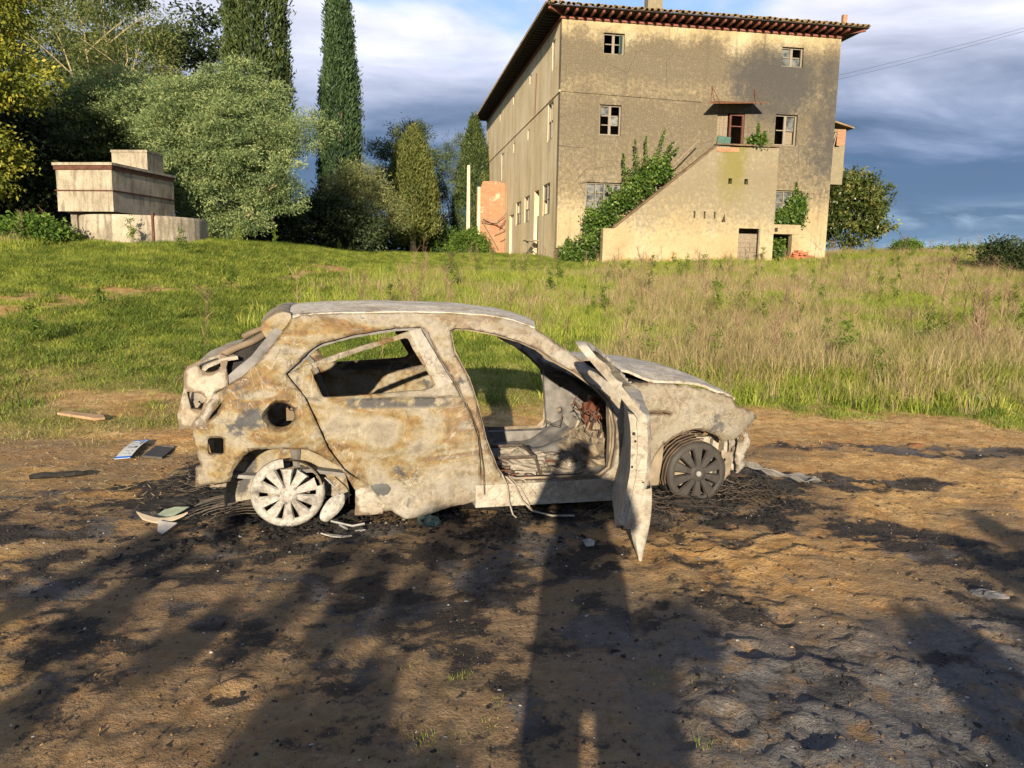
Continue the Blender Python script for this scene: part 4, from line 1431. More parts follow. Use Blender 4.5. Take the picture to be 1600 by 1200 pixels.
# engine lump and inner wing seen through the arch
eng = MB()
for k in range(14):
    rr = random.Random(k)
    eng.box((rr.uniform(.95, 1.5), rr.uniform(-.45, .5), rr.uniform(.2, .55)), (rr.uniform(.1, .3), rr.uniform(.1, .3), rr.uniform(.08, .25)), Matrix.Rotation(rr.uniform(-.5, .5), 3, 'Z') @ Matrix.Rotation(rr.uniform(-.3, .3), 3, 'X'))
eng.build('engine_remains', M_inner, car)


def tunnel(cx, far, mat, r=.36, y0=.79, y1=.40, a0=-8):
    s = 1 if far else -1
    m = MB()
    n = 14
    rws = []
    for yy in (s * y0, s * y1):
        rws.append([(cx + r * math.cos(a), yy, .17 + r * 1.02 * math.sin(a)) for a in [R(a0 + (188 - a0) * i / n) for i in range(n + 1)]])
    V = rws[0] + rws[1]
    F_ = [(i, i + 1, n + 2 + i, n + 1 + i) for i in range(n)]
    b0 = len(V)
    V += [(cx + r * .52 * math.cos(a), s * y1, .17 + r * .52 * math.sin(a)) for a in [R(a0 + (188 - a0) * i / n) for i in range(n + 1)]]
    F_ += [(n + 1 + i, n + 2 + i, b0 + i + 1, b0 + i) for i in range(n)]
    m.add(V, F_)
    return m.build('wheel_house', mat, car)


for far in (False, True):
    tunnel(-1.29, far, M_burnt, .35, .80, .66); tunnel(1.29, far, M_trim, .325, .72, .40, 42)

# roof skin
xs = np.linspace(-1.245, .20, 44)
rows = []
for x in xs:
    zr = np.interp(x, [-1.245, -1.2, -1.03, -.62, -.37, -.10, .06, .178, .22], [1.214, 1.228, 1.238, 1.247, 1.245, 1.230, 1.204, 1.163, 1.145])
    row = []
    for j in range(25):
        s = -1 + 2 * j / 24
        xx = x + .10 * (1 - s * s) * sst(x, -.1, .2) - .05 * (1 - s * s) * (1 - sst(x, -1.25, -1.0))
        hw = float(Wf(np.array(x), np.array(zr))) - .004
        z = zr + .022 * (1 - s ** 2) + .006 * (1 - abs(s) ** 12) + (fbm(xx * 2.2 + 1, s * 1.6, 81, 3) - .5) * .030 * (1 - s ** 6)
        z -= .010 * math.exp(-((abs(s) - .80) / .05) ** 2)
        row.append((xx, s * hw, z))
    rows.append(row)
loft('roof', [list(r_) for r_ in rows], M_roof, car, .02)
hd = MB()
hd.tube([(.22 - .10 * (s * s), s * .62, 1.165 - .03 * s * s) for s in [-1, -.6, -.2, .2, .6, 1]], .022, 8)
hd.build('windscreen_header', M_inner, car)
for k, xx in enumerate((-.9, -.42, -.02)):
    MB().tube([(xx, s * .6, 1.20 + .03 * (1 - s * s)) for s in [-1, -.5, 0, .5, 1]], .018, 6).build('roof_bow', M_inner, car)

# rear spoiler, tailgate frame and hanging tailgate
spo = smooth_poly([(-1.252, 1.226), (-1.325, 1.243), (-1.413, 1.190), (-1.442, 1.148), (-1.405, 1.078), (-1.365, 1.095), (-1.30, 1.150)], 1)
rows = []
for j in range(15):
    s = -1 + 2 * j / 14
    rows.append([(p[0] + .03 * s * s - .02, s * (.615 - .12 * (p[1] - 1.1)), p[1] + .015 * (1 - s * s) + .004 * math.sin(j * 2.1)) for p in spo + [spo[0]]])
sv, sf_ = [], []
A = np.array(rows); n_, m_ = A.shape[:2]
sv = A.reshape(-1, 3)
for i in range(n_ - 1):
    for j in range(m_ - 1):
        a = i * m_ + j
        sf_.append((a, a + 1, a + m_ + 1, a + m_))
sf_.append(tuple(range(m_ - 1))[::-1]); sf_.append(tuple((n_ - 1) * m_ + j for j in range(m_ - 1)))
shade_auto(obj('spoiler', raw_mesh('spoiler', sv, sf_, M_burnt), car), 40)
M_brown = simple('baked_brown_steel', (.15, .115, .08), .85, .4, 8, bump=.3)
tg = panel('tailgate', [(-1.839, .906), (-1.823, .935), (-1.755, .965), (-1.64, 1.005), (-1.60, .985), (-1.612, .93), (-1.60, .87), (-1.60, .838), (-1.66, .80), (-1.70, .72), (-1.745, .64), (-1.80, .60), (-1.866, .585), (-1.875, .674), (-1.84, .81)],
           [[(-1.822, .80), (-1.75, .795), (-1.715, .765), (-1.745, .70), (-1.80, .705)], smooth_poly([(-1.765, .945), (-1.70, .972), (-1.645, .985), (-1.640, .925), (-1.70, .900), (-1.745, .915)], 1)],
           M_white, car, -.035, .05, .03, .02, .014, .004, 41)
rows = []
for i, (x, z) in enumerate([(-1.62, .985), (-1.70, .975), (-1.79, .945), (-1.835, .90), (-1.845, .82), (-1.865, .72), (-1.87, .62), (-1.86, .59)]):
    rows.append([(x + .07 * abs(s) ** 5 + .0, s * (.70 - .03 * (z < .7)), z + .01 * math.sin(5 * s + i)) for s in np.linspace(1, -1, 21)])
loft('tailgate_skin', rows, M_white, tg, .02)
panel('hanging_trim', smooth_poly([(-1.735, .69), (-1.70, .76), (-1.655, .80), (-1.625, .785), (-1.66, .72), (-1.72, .625), (-1.79, .595), (-1.80, .625)], 1), [], M_trim, tg, .01, .035, .03, .02, .016, .003, 43)
panel('hatch_flange', [(-1.295, 1.125), (-1.364, 1.036), (-1.433, .950), (-1.52, .880), (-1.60, .828), (-1.625, .865), (-1.56, .925), (-1.475, .995), (-1.41, 1.075), (-1.345, 1.15)], [], M_innerg, car, -.055, .01, .03, .02, .006, .004, 44)
panel('hatch_shade_sheet', [(-1.33, 1.15), (-1.36, 1.06), (-1.47, .97), (-1.60, .85), (-1.66, .85), (-1.66, .96), (-1.56, 1.02), (-1.40, 1.115)], [], M_char, car, -.13, .01, .04, .02, .004, .004, 45)  # dark sheet stands in for the shade inside the hatch
for s in (-1, 1):
    MB().tube([(-1.39, s * .585, 1.12), (-1.48, s * .60, 1.065), (-1.57, s * .615, 1.03), (-1.66, s * .63, .985)], [.024, .021, .020, .024], 8).build('tailgate_frame', M_brown, tg, True)
lr = MB()
for k in range(8):
    rr = random.Random(k + 50)
    lr.box((rr.uniform(-1.80, -1.73), rr.uniform(-.72, -.66), rr.uniform(.71, .79)), (.04, .03, .035), Matrix.Rotation(rr.uniform(-1, 1), 3, 'Y'))
lr.build('lamp_remains', M_ash, tg)
MB().box((-1.74, 0, .42), (.07, 1.25, .30)).box((-1.70, 0, .22), (.10, 1.1, .06)).build('rear_panel', M_burnt, car)
MB().box((-1.255, -.64, .65), (.075, .12, .075)).lathe([(.02, -.06), (.02, .05)], 12, 'y', c=(-1.26, -.68, .695)).build('filler_neck', M_brown, car)

# floor, tunnel, seats burnt to their frames, bulkhead
rows = []
for i in range(40):
    x = -1.75 + 2.55 * i / 39
    zf = np.interp(x, [-1.75, -1.0, -.85, -.75, .5, .8], [.32, .30, .26, .13, .13, .28])
    rows.append([(x, y, zf + .10 * math.exp(-(y / .12) ** 4) * (x > -.9) + (fbm(x * 6, y * 6, 91, 3) - .5) * .06) for y in np.linspace(-.74, .74, 31)])
loft('floor_pan', [r_ for r_ in rows], M_innerg, car, .02)
MB().box((1.0, 0, .48), (.03, 1.40, .62), Matrix.Rotation(R(-12), 3, 'Y')).box((.86, 0, .79), (.30, 1.36, .03)).build('bulkhead', M_char, car)
MB().tube([(.72, y, .69 + .02 * math.sin(y * 6)) for y in np.linspace(-.60, .66, 9)], .020, 8).build('dash_beam', M_char, car)


def lump(name, c, size, mat, parent, seed, amp=.25, res=14):
    V, Fc = [], []
    for i in range(res + 1):
        th = math.pi / 2 * i / res
        for j in range(res * 2):
            ph = math.pi * j / res
            k = 1 + amp * (float(fbm(np.array(math.cos(ph) * 2.2 + seed + i * .31), np.array(math.sin(ph) * 2.2 + i * .27), seed, 4, .65)) - .5) * 2.6
            V.append((c[0] + size[0] * math.sin(th) * math.cos(ph) * k, c[1] + size[1] * math.sin(th) * math.sin(ph) * k, c[2] + size[2] * math.cos(th) * k))
    n = res * 2
    for i in range(res):
        for j in range(n):
            Fc.append((i * n + j, (i + 1) * n + j, (i + 1) * n + (j + 1) % n, i * n + (j + 1) % n))
    return obj(name, raw_mesh(name, V, Fc, mat), parent)


lump('seat_ash', (.20, -.28, .14), (.24, .26, .15), M_ash, car, 3, .22)
lump('seat_ash', (-.05, .42, .13), (.24, .25, .22), M_innerg, car, 4, .3)
lump('dash_debris', (.82, -.20, .14), (.24, .46, .24), M_inner, car, 5, .5, 20)
lump('dash_debris', (.55, -.30, .12), (.22, .30, .11), M_ash, car, 6, .5, 20)
lump('rear_seat_ash', (-.95, 0, .26), (.22, .60, .16), M_char, car, 7, .3)
sf = MB()
for yy in (-.55, -.22):
    sf.tube([(-.15, yy, .16), (-.10, yy, .30), (.25, yy, .30), (.30, yy, .16)], .012, 5)
sf.tube([(-.12, -.55, .30), (-.12, -.22, .30)], .012, 5); sf.tube([(.25, -.55, .30), (.25, -.22, .30)], .012, 5)
sf.build('seat_frame', M_wire, car)
rng = random.Random(77)
for k in range(26):
    red = rng.random() < .6
    p0 = Vector((rng.uniform(.62, .92), rng.uniform(-.60, .25), rng.uniform(.28, .62)))
    pts = [p0]
    for i in range(5):
        pts.append(pts[-1] + Vector((rng.uniform(-.05, .05), rng.uniform(-.07, .07), rng.uniform(-.09, .03))))
    MB().tube(pts, rng.uniform(.0035, .008), 4).build('wire', M_rwire if red else M_wire, car)
for k in range(16):
    p0 = Vector((rng.uniform(-.05, .45), rng.uniform(-.72, -.35), rng.uniform(.20, .27)))
    pts = [p0]
    for i in range(4):
        pts.append(pts[-1] + Vector((rng.uniform(-.07, .07), rng.uniform(-.05, .05), rng.uniform(-.015, .02))))
    MB().tube(pts, rng.uniform(.003, .006), 4).build('wire', M_rwire if rng.random() < .5 else M_wire, car)
MB().box((.84, .02, .54), (.05, .07, .13), Matrix.Rotation(.4, 3, 'Y')).box((.80, .06, .46), (.04, .05, .16), Matrix.Rotation(-.3, 3, 'X')).build('column_bracket', M_rwire, car)
MB().box((.80, .38, .26), (.03, .14, .20), Matrix.Rotation(R(20), 3, 'Y')).build('kick_plate', M_ash, car)
# loose cables hanging from the centre pillar over the sill
for pts, r_ in (([(-.03, -.84, .27), (.0, -.86, .20), (.01, -.87, .10), (.03, -.89, .03), (.045, -.92, .02)], .008),
                ([(.0, -.82, .25), (.05, -.85, .20), (.09, -.87, .11), (.15, -.90, .05), (.26, -.95, .03), (.40, -.96, .025)], .010),
                ([(.02, -.80, .25), (.08, -.84, .19), (.13, -.87, .10), (.14, -.88, .06)], .005),
                ([(.03, -.78, .24), (.12, -.80, .22), (.18, -.86, .14)], .006),
                ([(-.26, -.87, .72), (-.19, -.885, .55), (-.155, -.88, .33), (-.147, -.875, .16)], .004)):
    MB().tube(pts, r_ * .62, 6).build('hanging_cable', M_wire if r_ < .0045 else M_ash, car)


# wheels: trim covers with ten blades over the bare rims
def wheel(cx, s, mat, gap=None, camber=0.0, label=None):
    w = obj('wheel', None, car, (cx, s * .70, .205), (camber, 0, math.pi if s > 0 else 0))
    if label:
        w['label'] = label
    a0, a1 = (0, 2 * math.pi) if gap is None else (R(gap[1]), R(gap[0] + 360))
    rim = MB().lathe([(.158, .085), (.162, .097), (.175, .100), (.196, .094), (.209, .080), (.211, .062), (.206, .060)], 56, 'y', a0, a1)
    ro = rim.build('cover_rim', mat, w, smooth=True)
    bar_ = MB().lathe([(.200, .075), (.192, .06), (.180, .03), (.172, -.06), (.19, -.10), (.205, -.115)], 40, 'y')
    bar_.build('rim', M_inner if gap else M_innerg, w, smooth=True)
    MB().lathe([(0, -.01), (.125, -.01), (.13, -.025)], 28, 'y').build('brake_disc', M_inner, w)
    for k in range(10):
        a = R(18 + 36 * k)
        if gap and gap[0] + 12 < (18 + 36 * k) < gap[1] - 5:
            ro_ = .150
        else:
            ro_ = .170
        m = MB()
        r0 = .045
        for_ = []
        V = []
        for (rr, hw, hh) in ((r0, .017, .105), (.09, .024, .108), (.13, .031, .104), (ro_, .040, .098)):
            for (q, dz_) in ((-hw, -.016), (-hw * .72, 0), (hw * .72, 0), (hw, -.016)):
                V.append((rr * math.cos(a) - q * math.sin(a), -(hh + dz_), rr * math.sin(a) + q * math.cos(a)))
        F_ = []
        for i in range(3):
            for j in range(3):
                b_ = i * 4 + j
                F_.append((b_, b_ + 1, b_ + 5, b_ + 4))
        F_ += [(3, 2, 1, 0), (12, 13, 14, 15)]
        m.add(V, F_)
        m.build('blade', mat, w)
    hub = MB().lathe([(0, .112), (.020, .112), (.024, .108), (.026, .112), (.030, .112), (.052, .108), (.062, .095), (.062, .08)], 28, 'y')
    hub.build('hub_cap', mat, w, smooth=True)
    for k in range(5):
        a = R(72 * k + 40)
        MB().lathe([(0, .113), (.007, .113), (.0105, .105), (.0105, .09)], 10, 'y', c=(.052 * math.cos(a), 0, .052 * math.sin(a))).build('lug_nut', M_innerg if gap else M_dkcover, w)
    if not gap:
        MB().lathe([(0, .1165), (.017, .1165), (.018, .113)], 18, 'y').build('emblem', M_alu, w)
    return w


wheel(-1.29, -1, M_cover, (14, 96), R(4), 'ash white rear wheel cover with its upper rim broken away')
wheel(1.29, -1, M_dkcover, None, R(-2), 'dark grey front wheel cover with ten blades')
wheel(-1.29, 1, M_cover, (14, 96)); wheel(1.29, 1, M_dkcover)
# steel belts of the burnt front tyre clinging behind the rim
bt = MB()
for k in range(8):
    rr = random.Random(k)
    r_ = .222 + .012 * k
    bt.tube([(1.29 + r_ * math.cos(a) + .004 * rr.random(), -.775 + .018 * k + rr.uniform(-.008, .008), .205 + r_ * math.sin(a) * .98) for a in [R(80 + 118 * i / 12 + rr.uniform(-3, 3)) for i in range(13)]], .0055, 4)
bt.build('tyre_belt', simple('burnt_belt', (.085, .06, .042), .85, .6, 12), car)
bt = MB().lathe([(.218, .07), (.225, .05), (.225, -.06)], 30, 'y', R(85), R(250), (1.29, -.70, .205))
bt.build('tyre_carcass', M_char, car)
# damper strut above the rear hub, axle beam
MB().tube([(-1.25, -.62, .20), (-1.245, -.66, .52)], .034, 12).build('damper', M_innerg, car)
MB().tube([(-1.29, -.6, .2), (-1.2, 0, .22), (-1.29, .6, .2)], .035, 8).build('rear_axle', M_inner, car)
MB().tube([(1.29, -.6, .2), (1.25, 0, .22), (1.29, .6, .2)], .03, 8).build('front_axle', M_inner, car)
ol = lump('underbody_remains', (0, 0, .0), (1.5, .62, .12), M_char, car, 15, .3, 20)

# ================================================================== VEGETATION
def leaf_mat(name, c0, c1, c2, trans=.35, rough=.6):
    def fn(g, b):
        t = g.attr('tint')
        col = g.ramp(t, [(.0, c0), (.5, c1), (1.0, c2)])
        g.put(b.inputs['Base Color'], col)
        b.inputs['Roughness'].default_value = rough
        b.inputs['Specular IOR Level'].default_value = .3
        tr = g.new('ShaderNodeBsdfTranslucent')
        g.put(tr.inputs[0], g.mix(col, (1.15, 1.25, .6), 1.0, 'MULTIPLY'))
        ms = g.new('ShaderNodeMixShader')
        ms.inputs[0].default_value = trans
        g.nt.links.new(b.outputs[0], ms.inputs[1]); g.nt.links.new(tr.outputs[0], ms.inputs[2])
        return ms.outputs[0]
    return material(name, fn)


L_yel = leaf_mat('leaf_yellow_green', (.07, .10, .014), (.20, .22, .03), (.46, .40, .06))
L_dark = leaf_mat('leaf_dark', (.012, .022, .009), (.028, .048, .016), (.06, .085, .028), .2)
L_mim = leaf_mat('leaf_mimosa', (.045, .085, .032), (.16, .22, .088), (.33, .375, .155), .2)
L_acac = leaf_mat('leaf_acacia', (.05, .08, .025), (.14, .175, .055), (.28, .29, .10))
L_cyp = leaf_mat('leaf_cypress', (.018, .036, .012), (.052, .082, .022), (.12, .145, .04), .15)
L_cyp2 = leaf_mat('leaf_cypress_blue', (.014, .034, .014), (.040, .078, .030), (.085, .135, .045), .15)
L_olive = leaf_mat('leaf_olive', (.06, .085, .035), (.17, .19, .075), (.30, .30, .13))
L_small = leaf_mat('leaf_pruned_cypress', (.05, .07, .018), (.11, .13, .03), (.19, .20, .06), .2)
L_mag = leaf_mat('leaf_magnolia', (.02, .035, .010), (.06, .085, .02), (.20, .20, .06), .15, .35)
L_bush = leaf_mat('leaf_bush', (.03, .07, .010), (.08, .15, .02), (.16, .24, .04))
L_ivy = leaf_mat('leaf_ivy', (.022, .05, .010), (.06, .115, .018), (.15, .21, .04), .2, .45)
L_gum = leaf_mat('leaf_gum', (.05, .08, .05), (.09, .12, .075), (.14, .17, .10))
M_bark = simple('bark', (.14, .11, .075), .95, .4, 7, bump=.6)
M_pale_bark = simple('pale_bark', (.36, .29, .18), .9, .35, 7, bump=.4)


def quads(C, L, Wd, rng, up=0.0, out=None, droop=0.0):
    n = len(C)
    a = rng.normal(size=(n, 3))
    if out is not None:
        a = a * .55 + out * .8
    a[:, 2] = a[:, 2] * (1 - abs(up)) + up * 1.5 - droop
    a /= np.linalg.norm(a, axis=1)[:, None] + 1e-9
    b = np.cross(a, rng.normal(size=(n, 3)))
    b /= np.linalg.norm(b, axis=1)[:, None] + 1e-9
    a = a * (L * rng.uniform(.6, 1.25, n) / 2)[:, None]
    b = b * (Wd * rng.uniform(.7, 1.2, n) / 2)[:, None]
    V = np.stack([C - a, C - .1 * a + b, C + a, C - .1 * a - b], 1).reshape(-1, 3)
    return V


def crown(name, blobs, n_cl, per, rc, L, Wd, mat, parent, seed=1, up=0.0, droop=0.0, shell=.55, gap=.42, flat=.75, loc=None):
    """leaf clumps spread through ellipsoids (cx,cy,cz,rx,ry,rz)"""
    rng = np.random.default_rng(seed)
    vol = np.array([b[3] * b[4] * b[5] for b in blobs]) ** (2 / 3)
    pick = rng.choice(len(blobs), n_cl, p=vol / vol.sum())
    B = np.array(blobs, float)[pick]
    d_ = rng.normal(size=(n_cl, 3)); d_ /= np.linalg.norm(d_, axis=1)[:, None]
    r_ = shell + (1 - shell) * rng.random(n_cl) ** .6
    lump_ = .78 + .44 * fbm(d_[:, 0] * 2.3 + pick * 7.1 + seed, d_[:, 2] * 2.3 + d_[:, 1] * 1.7, seed, 3)
    C = B[:, :3] + d_ * r_[:, None] * B[:, 3:6] * lump_[:, None]
    keep = fbm(C[:, 0] * .9 / max(rc, .2) * .5 + seed, C[:, 2] * .9 / max(rc, .2) * .5 + C[:, 1] * .3, seed + 5, 3) > gap - .12 * rng.random(n_cl)
    C = C[keep]; O = d_[keep]
    n = len(C)
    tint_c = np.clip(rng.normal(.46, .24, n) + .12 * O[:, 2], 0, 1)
    off = rng.normal(size=(n, per, 3)) * rc * np.array([1, 1, flat]) * .5
    P = (C[:, None, :] + off).reshape(-1, 3)
    out = np.repeat(O, per, 0)
    V = quads(P, L, Wd, rng, up, out, droop)
    Fc = np.arange(len(V)).reshape(-1, 4)
    tint = np.clip(np.repeat(tint_c, per) + rng.normal(0, .16, len(P)), 0, 1)
    me = raw_mesh(name, V, Fc, mat, False, {'tint': np.repeat(tint, 4)})
    return obj(name, me, parent, loc)


def puffs(blobs, n, r, seed, low=-.5):
    """small leaf masses spread over the surface of big ellipsoids"""
    g_ = random.Random(seed)
    out = []
    wts = [b[3] * b[5] for b in blobs]
    while len(out) < n:
        b = g_.choices(blobs, wts)[0]
        d_ = Vector((g_.gauss(0, 1), g_.gauss(0, 1) - .5, g_.gauss(0, 1) + .15)).normalized()
        if d_.z < low:
            continue
        k = g_.uniform(.62, 1.14); rr = r * g_.uniform(.6, 1.35)
        out.append((b[0] + d_.x * b[3] * k, b[1] + d_.y * b[4] * k, b[2] + d_.z * b[5] * k, rr * 1.15, rr, rr * .72))
    return out


def limbs(parent, base, tips, r0, mat=None, seed=1, fork=.35, wig=.12, name='trunk'):
    rng = random.Random(seed)
    m = MB()
    b = Vector(base)
    top = sum((Vector(t) for t in tips), Vector()) / len(tips)
    f = b.lerp(Vector((b.x * .6 + top.x * .4, b.y * .6 + top.y * .4, top.z)), fork)
    n = 5
    pts = [b + (f - b) * (i / n) + Vector((rng.uniform(-1, 1), rng.uniform(-1, 1), 0)) * wig * (i > 0) * .5 for i in range(n + 1)]
    m.tube(pts, [r0 * (1.25 - .5 * i / n) for i in range(n + 1)], 8)
    for t in tips:
        t = Vector(t)
        s_ = pts[-1] if rng.random() < .7 else pts[-2]
        q = [s_]
        for i in range(1, 7):
            k = i / 6
            q.append(s_.lerp(t, k) + Vector((rng.uniform(-1, 1), rng.uniform(-1, 1), rng.uniform(-.4, 1))) * wig * (1 if i < 6 else .3))
        m.tube(q, [r0 * .55 * (1 - .85 * i / 6) for i in range(7)], 6)
        for i in (3, 4):
            d_ = Vector((rng.uniform(-1, 1), rng.uniform(-1, 1), rng.uniform(.1, .9))) * (t - s_).length * .35
            m.tube([q[i], q[i] + d_ * .5 + Vector((0, 0, .05)), q[i] + d_], [r0 * .22, r0 * .15, r0 * .05], 5)
    return m.build(name, mat or M_bark, parent)


def tree(name, label, x, y, group=None):
    return thing(name, label, 'tree', (x, y, zat(x, y) - .05), 0, group)


# 1 overhanging leafy tree at the left edge
t = tree('broadleaf_tree', 'sunlit yellow-green broadleaf tree cut by the left edge', -19.8, 27.5)
z0 = t.location.z
crown('crown', [(-.6, 0, 6.6, 3.2, 2.2, 2.9), (-1.4, .3, 3.2, 3.0, 2.0, 2.6), (1.2, .2, 8.4, 2.2, 1.8, 1.7), (2.2, -.3, 5.4, 1.8, 1.5, 1.0), (1.2, 0, 2.6, 1.4, 1.4, 1.4), (-1, 0, 10.0, 3.0, 2, 1.6)], 2000, 40, .42, .17, .085, L_yel, t, 11, 0, .15, .35, .42)
limbs(t, (0, 0, 0), [(-.6, 0, 7), (1.6, 0, 8.2), (2.4, -.2, 5.4), (-1.6, .2, 5.0), (0, 0, 10)], .18, None, 3)
# 2 dark wood behind on the left
for k, (x, y, hh, rx, col_, lab) in enumerate([(-34, 50, 17, 6.5, L_dark, 'tall dark evergreen tree filling the upper left corner'), (-26.5, 52, 18, 5.2, L_dark, 'dark evergreen tree rising behind the airy pale-limbed acacia'),
                                              (-20.5, 50, 13.5, 3.8, L_dark, 'lower dark evergreen tree just right of the airy acacia'), (-22.0, 34, 5.5, 4.2, L_dark, 'dark low tree in the shade left of the concrete trough')]):
    t = tree('evergreen_tree', lab, x, y)
    crown('crown', puffs([(0, 0, hh * .62, rx, 4, hh * .40), (rx * .3, -1.5, hh * .35, rx * .8, 3, hh * .3), (-rx * .4, -1, hh * .30, rx * .8, 3, hh * .28)], 70, 1.15, k), 1300, 26, .62, .30, .15, col_, t, 21 + k, 0, 0, .6, .36)
    limbs(t, (0, 0, 0), [(0, 0, hh * .8), (rx * .5, 0, hh * .55), (-rx * .5, 0, hh * .5)], .3, None, 5 + k)
# 3 airy acacia with visible limbs
t = tree('acacia_tree', 'airy acacia tree with pale bare limbs showing through thin foliage', -20.4, 40)
crown('crown', [(-1.6, 0, 9.6, 2.4, 2, 2.6), (1.2, 0, 8.8, 2.5, 2, 2.0), (2.6, 0, 7.4, 1.8, 1.6, 1.3), (.4, -.3, 12.2, 2.4, 2, 1.8), (-2.6, 0, 6.8, 1.8, 1.6, 1.4), (.6, 0, 6.2, 2.0, 1.5, 1.2), (2.4, 0, 10.6, 1.5, 1.4, 1.1)], 1500, 34, .62, .20, .045, L_acac, t, 31, 0, .25, .35, .46)
limbs(t, (0, 0, 0), [(-2.2, -.6, 10.5), (-1.0, -.8, 11.5), (1.5, -.8, 9.6), (3.0, -.6, 8.2), (2.2, -.5, 10.8), (.4, -.6, 12.5), (-2.8, -.5, 7.6)], .17, M_pale_bark, 8, .42, .25)
# 4, 5 mimosas
MIM = .9
t = tree('mimosa_tree', 'large silvery green mimosa right of the concrete trough, before the first cypress', -11.5, 32)
crown('crown', puffs([(0, 0, 5.0, 2.2, 2, 1.6), (-1.6, -.3, 3.6, 1.5, 1.8, 1.8), (1.4, -.4, 3.0, 1.6, 1.8, 1.8), (.0, -1.0, 2.9, 2.3, 1.5, 1.9), (2.5, 0, 4.5, 1.1, 1.2, 1.0), (-.6, -.6, 1.6, 2.0, 1.3, 1.0), (-2.3, 0, 4.9, 1.1, 1.2, .9), (2.6, -.2, 1.8, 1.0, 1.2, .9), (.8, 0, 6.0, 1.2, 1.1, .8), (-1.6, -1.0, 1.1, 1.2, 1, .9), (1.2, -1.0, 1.2, 1.4, 1, .9)], 88, .72, 5, -.95), 3000, 44, .34, .15, .034, L_mim, t, 41, 0, .1, .78, .37, .6)
limbs(t, (0, .3, 0), [(.2, 0, 5), (-1.8, 0, 4), (1.8, 0, 4), (2.3, 0, 3.0), (-1.2, -.3, 2.6)], .16, M_pale_bark, 9, .2)
t = tree('mimosa_tree', 'silvery mimosa standing behind the concrete trough', -17.2, 34)
crown('crown', puffs([(0, 0, 4.6, 2.5, 1.8, 1.8), (-1.5, 0, 3.2, 1.8, 1.6, 1.6), (1.8, 0, 4.0, 1.7, 1.5, 1.7), (.6, 0, 5.9, 1.6, 1.4, 1.2), (3.0, .2, 5.2, 1.6, 1.4, 1.3)], 60, .85, 6), 1900, 42, .36, .16, .036, L_mim, t, 42, 0, .1, .78, .37, .6)
limbs(t, (0, 0, 0), [(0, 0, 5), (-1.6, 0, 4), (1.6, 0, 4.4)], .15, M_pale_bark, 10, .25)


# 6 cypresses
def cypress(label, x, y, H, prof, n, mat, seed, L=.30, bare=.0, name='cypress_tree', bark=None):
    t = tree(name, label, x, y)
    rng = np.random.default_rng(seed)
    hz = bare + (H - bare) * rng.random(n) ** .92
    rad = np.interp((hz - bare) / (H - bare), [p[0] for p in prof], [p[1] for p in prof])
    a = rng.uniform(0, 2 * math.pi, n)
    rr = rad * (.62 + .38 * rng.random(n) ** .5) * (.62 + .78 * fbm(a * 1.9 + seed, hz * .75, seed, 4, .6))
    C = np.stack([rr * np.cos(a), rr * np.sin(a), hz], 1)
    O = np.stack([np.cos(a), np.sin(a), np.zeros(n)], 1)
    per = 24
    off = rng.normal(size=(n, per, 3)) * np.array([.13, .13, .30])
    P = (C[:, None] + off).reshape(-1, 3)
    V = quads(P, L, .075, rng, .62, np.repeat(O, per, 0) * .6)
    tc = np.clip(rng.normal(.42, .2, n) + .35 * (fbm(a * 2.4, hz * .8, seed + 3, 3) - .5), 0, 1)
    tint = np.clip(np.repeat(tc, per) + rng.normal(0, .15, n * per), 0, 1)
    obj('crown', raw_mesh('crown', V, np.arange(len(V)).reshape(-1, 4), mat, False, {'tint': np.repeat(tint, 4)}), t)
    MB().tube([(0, 0, -.1), (0.02, 0, H * .5), (0, 0, H * .9)], [.22, .17, .04], 8).build('trunk', bark or M_bark, t)
    return t


cypress('massive dark cypress left of the slender one, top cut by the frame', -12.85, 40, 19.5, [(0, 1.1), (.3, 1.42), (.6, 1.42), (.8, 1.1), (1, .1)], 2500, L_cyp, 51)
cypress('slender spire-shaped cypress right of the massive one', -9.95, 45, 16.6, [(0, 1.2), (.3, 1.2), (.6, .84), (.8, .50), (.92, .24), (1, .04)], 1900, L_cyp2, 52)
cypress('young pruned cypress on a bare trunk in the gap beside the house', -7.15, 55, 8.5, [(0, .9), (.15, 1.75), (.45, 1.7), (.75, 1.25), (.92, .7), (1, .1)], 1300, L_small, 53, .26, 1.55, 'cypress_tree', M_pale_bark)
cypress('broad cypress standing against the far end of the farmhouse', -3.5, 66.5, 11.6, [(0, 1.6), (.3, 1.75), (.65, 1.35), (.88, .7), (1, .1)], 1100, L_cyp, 54, .34)
MB  # noqa
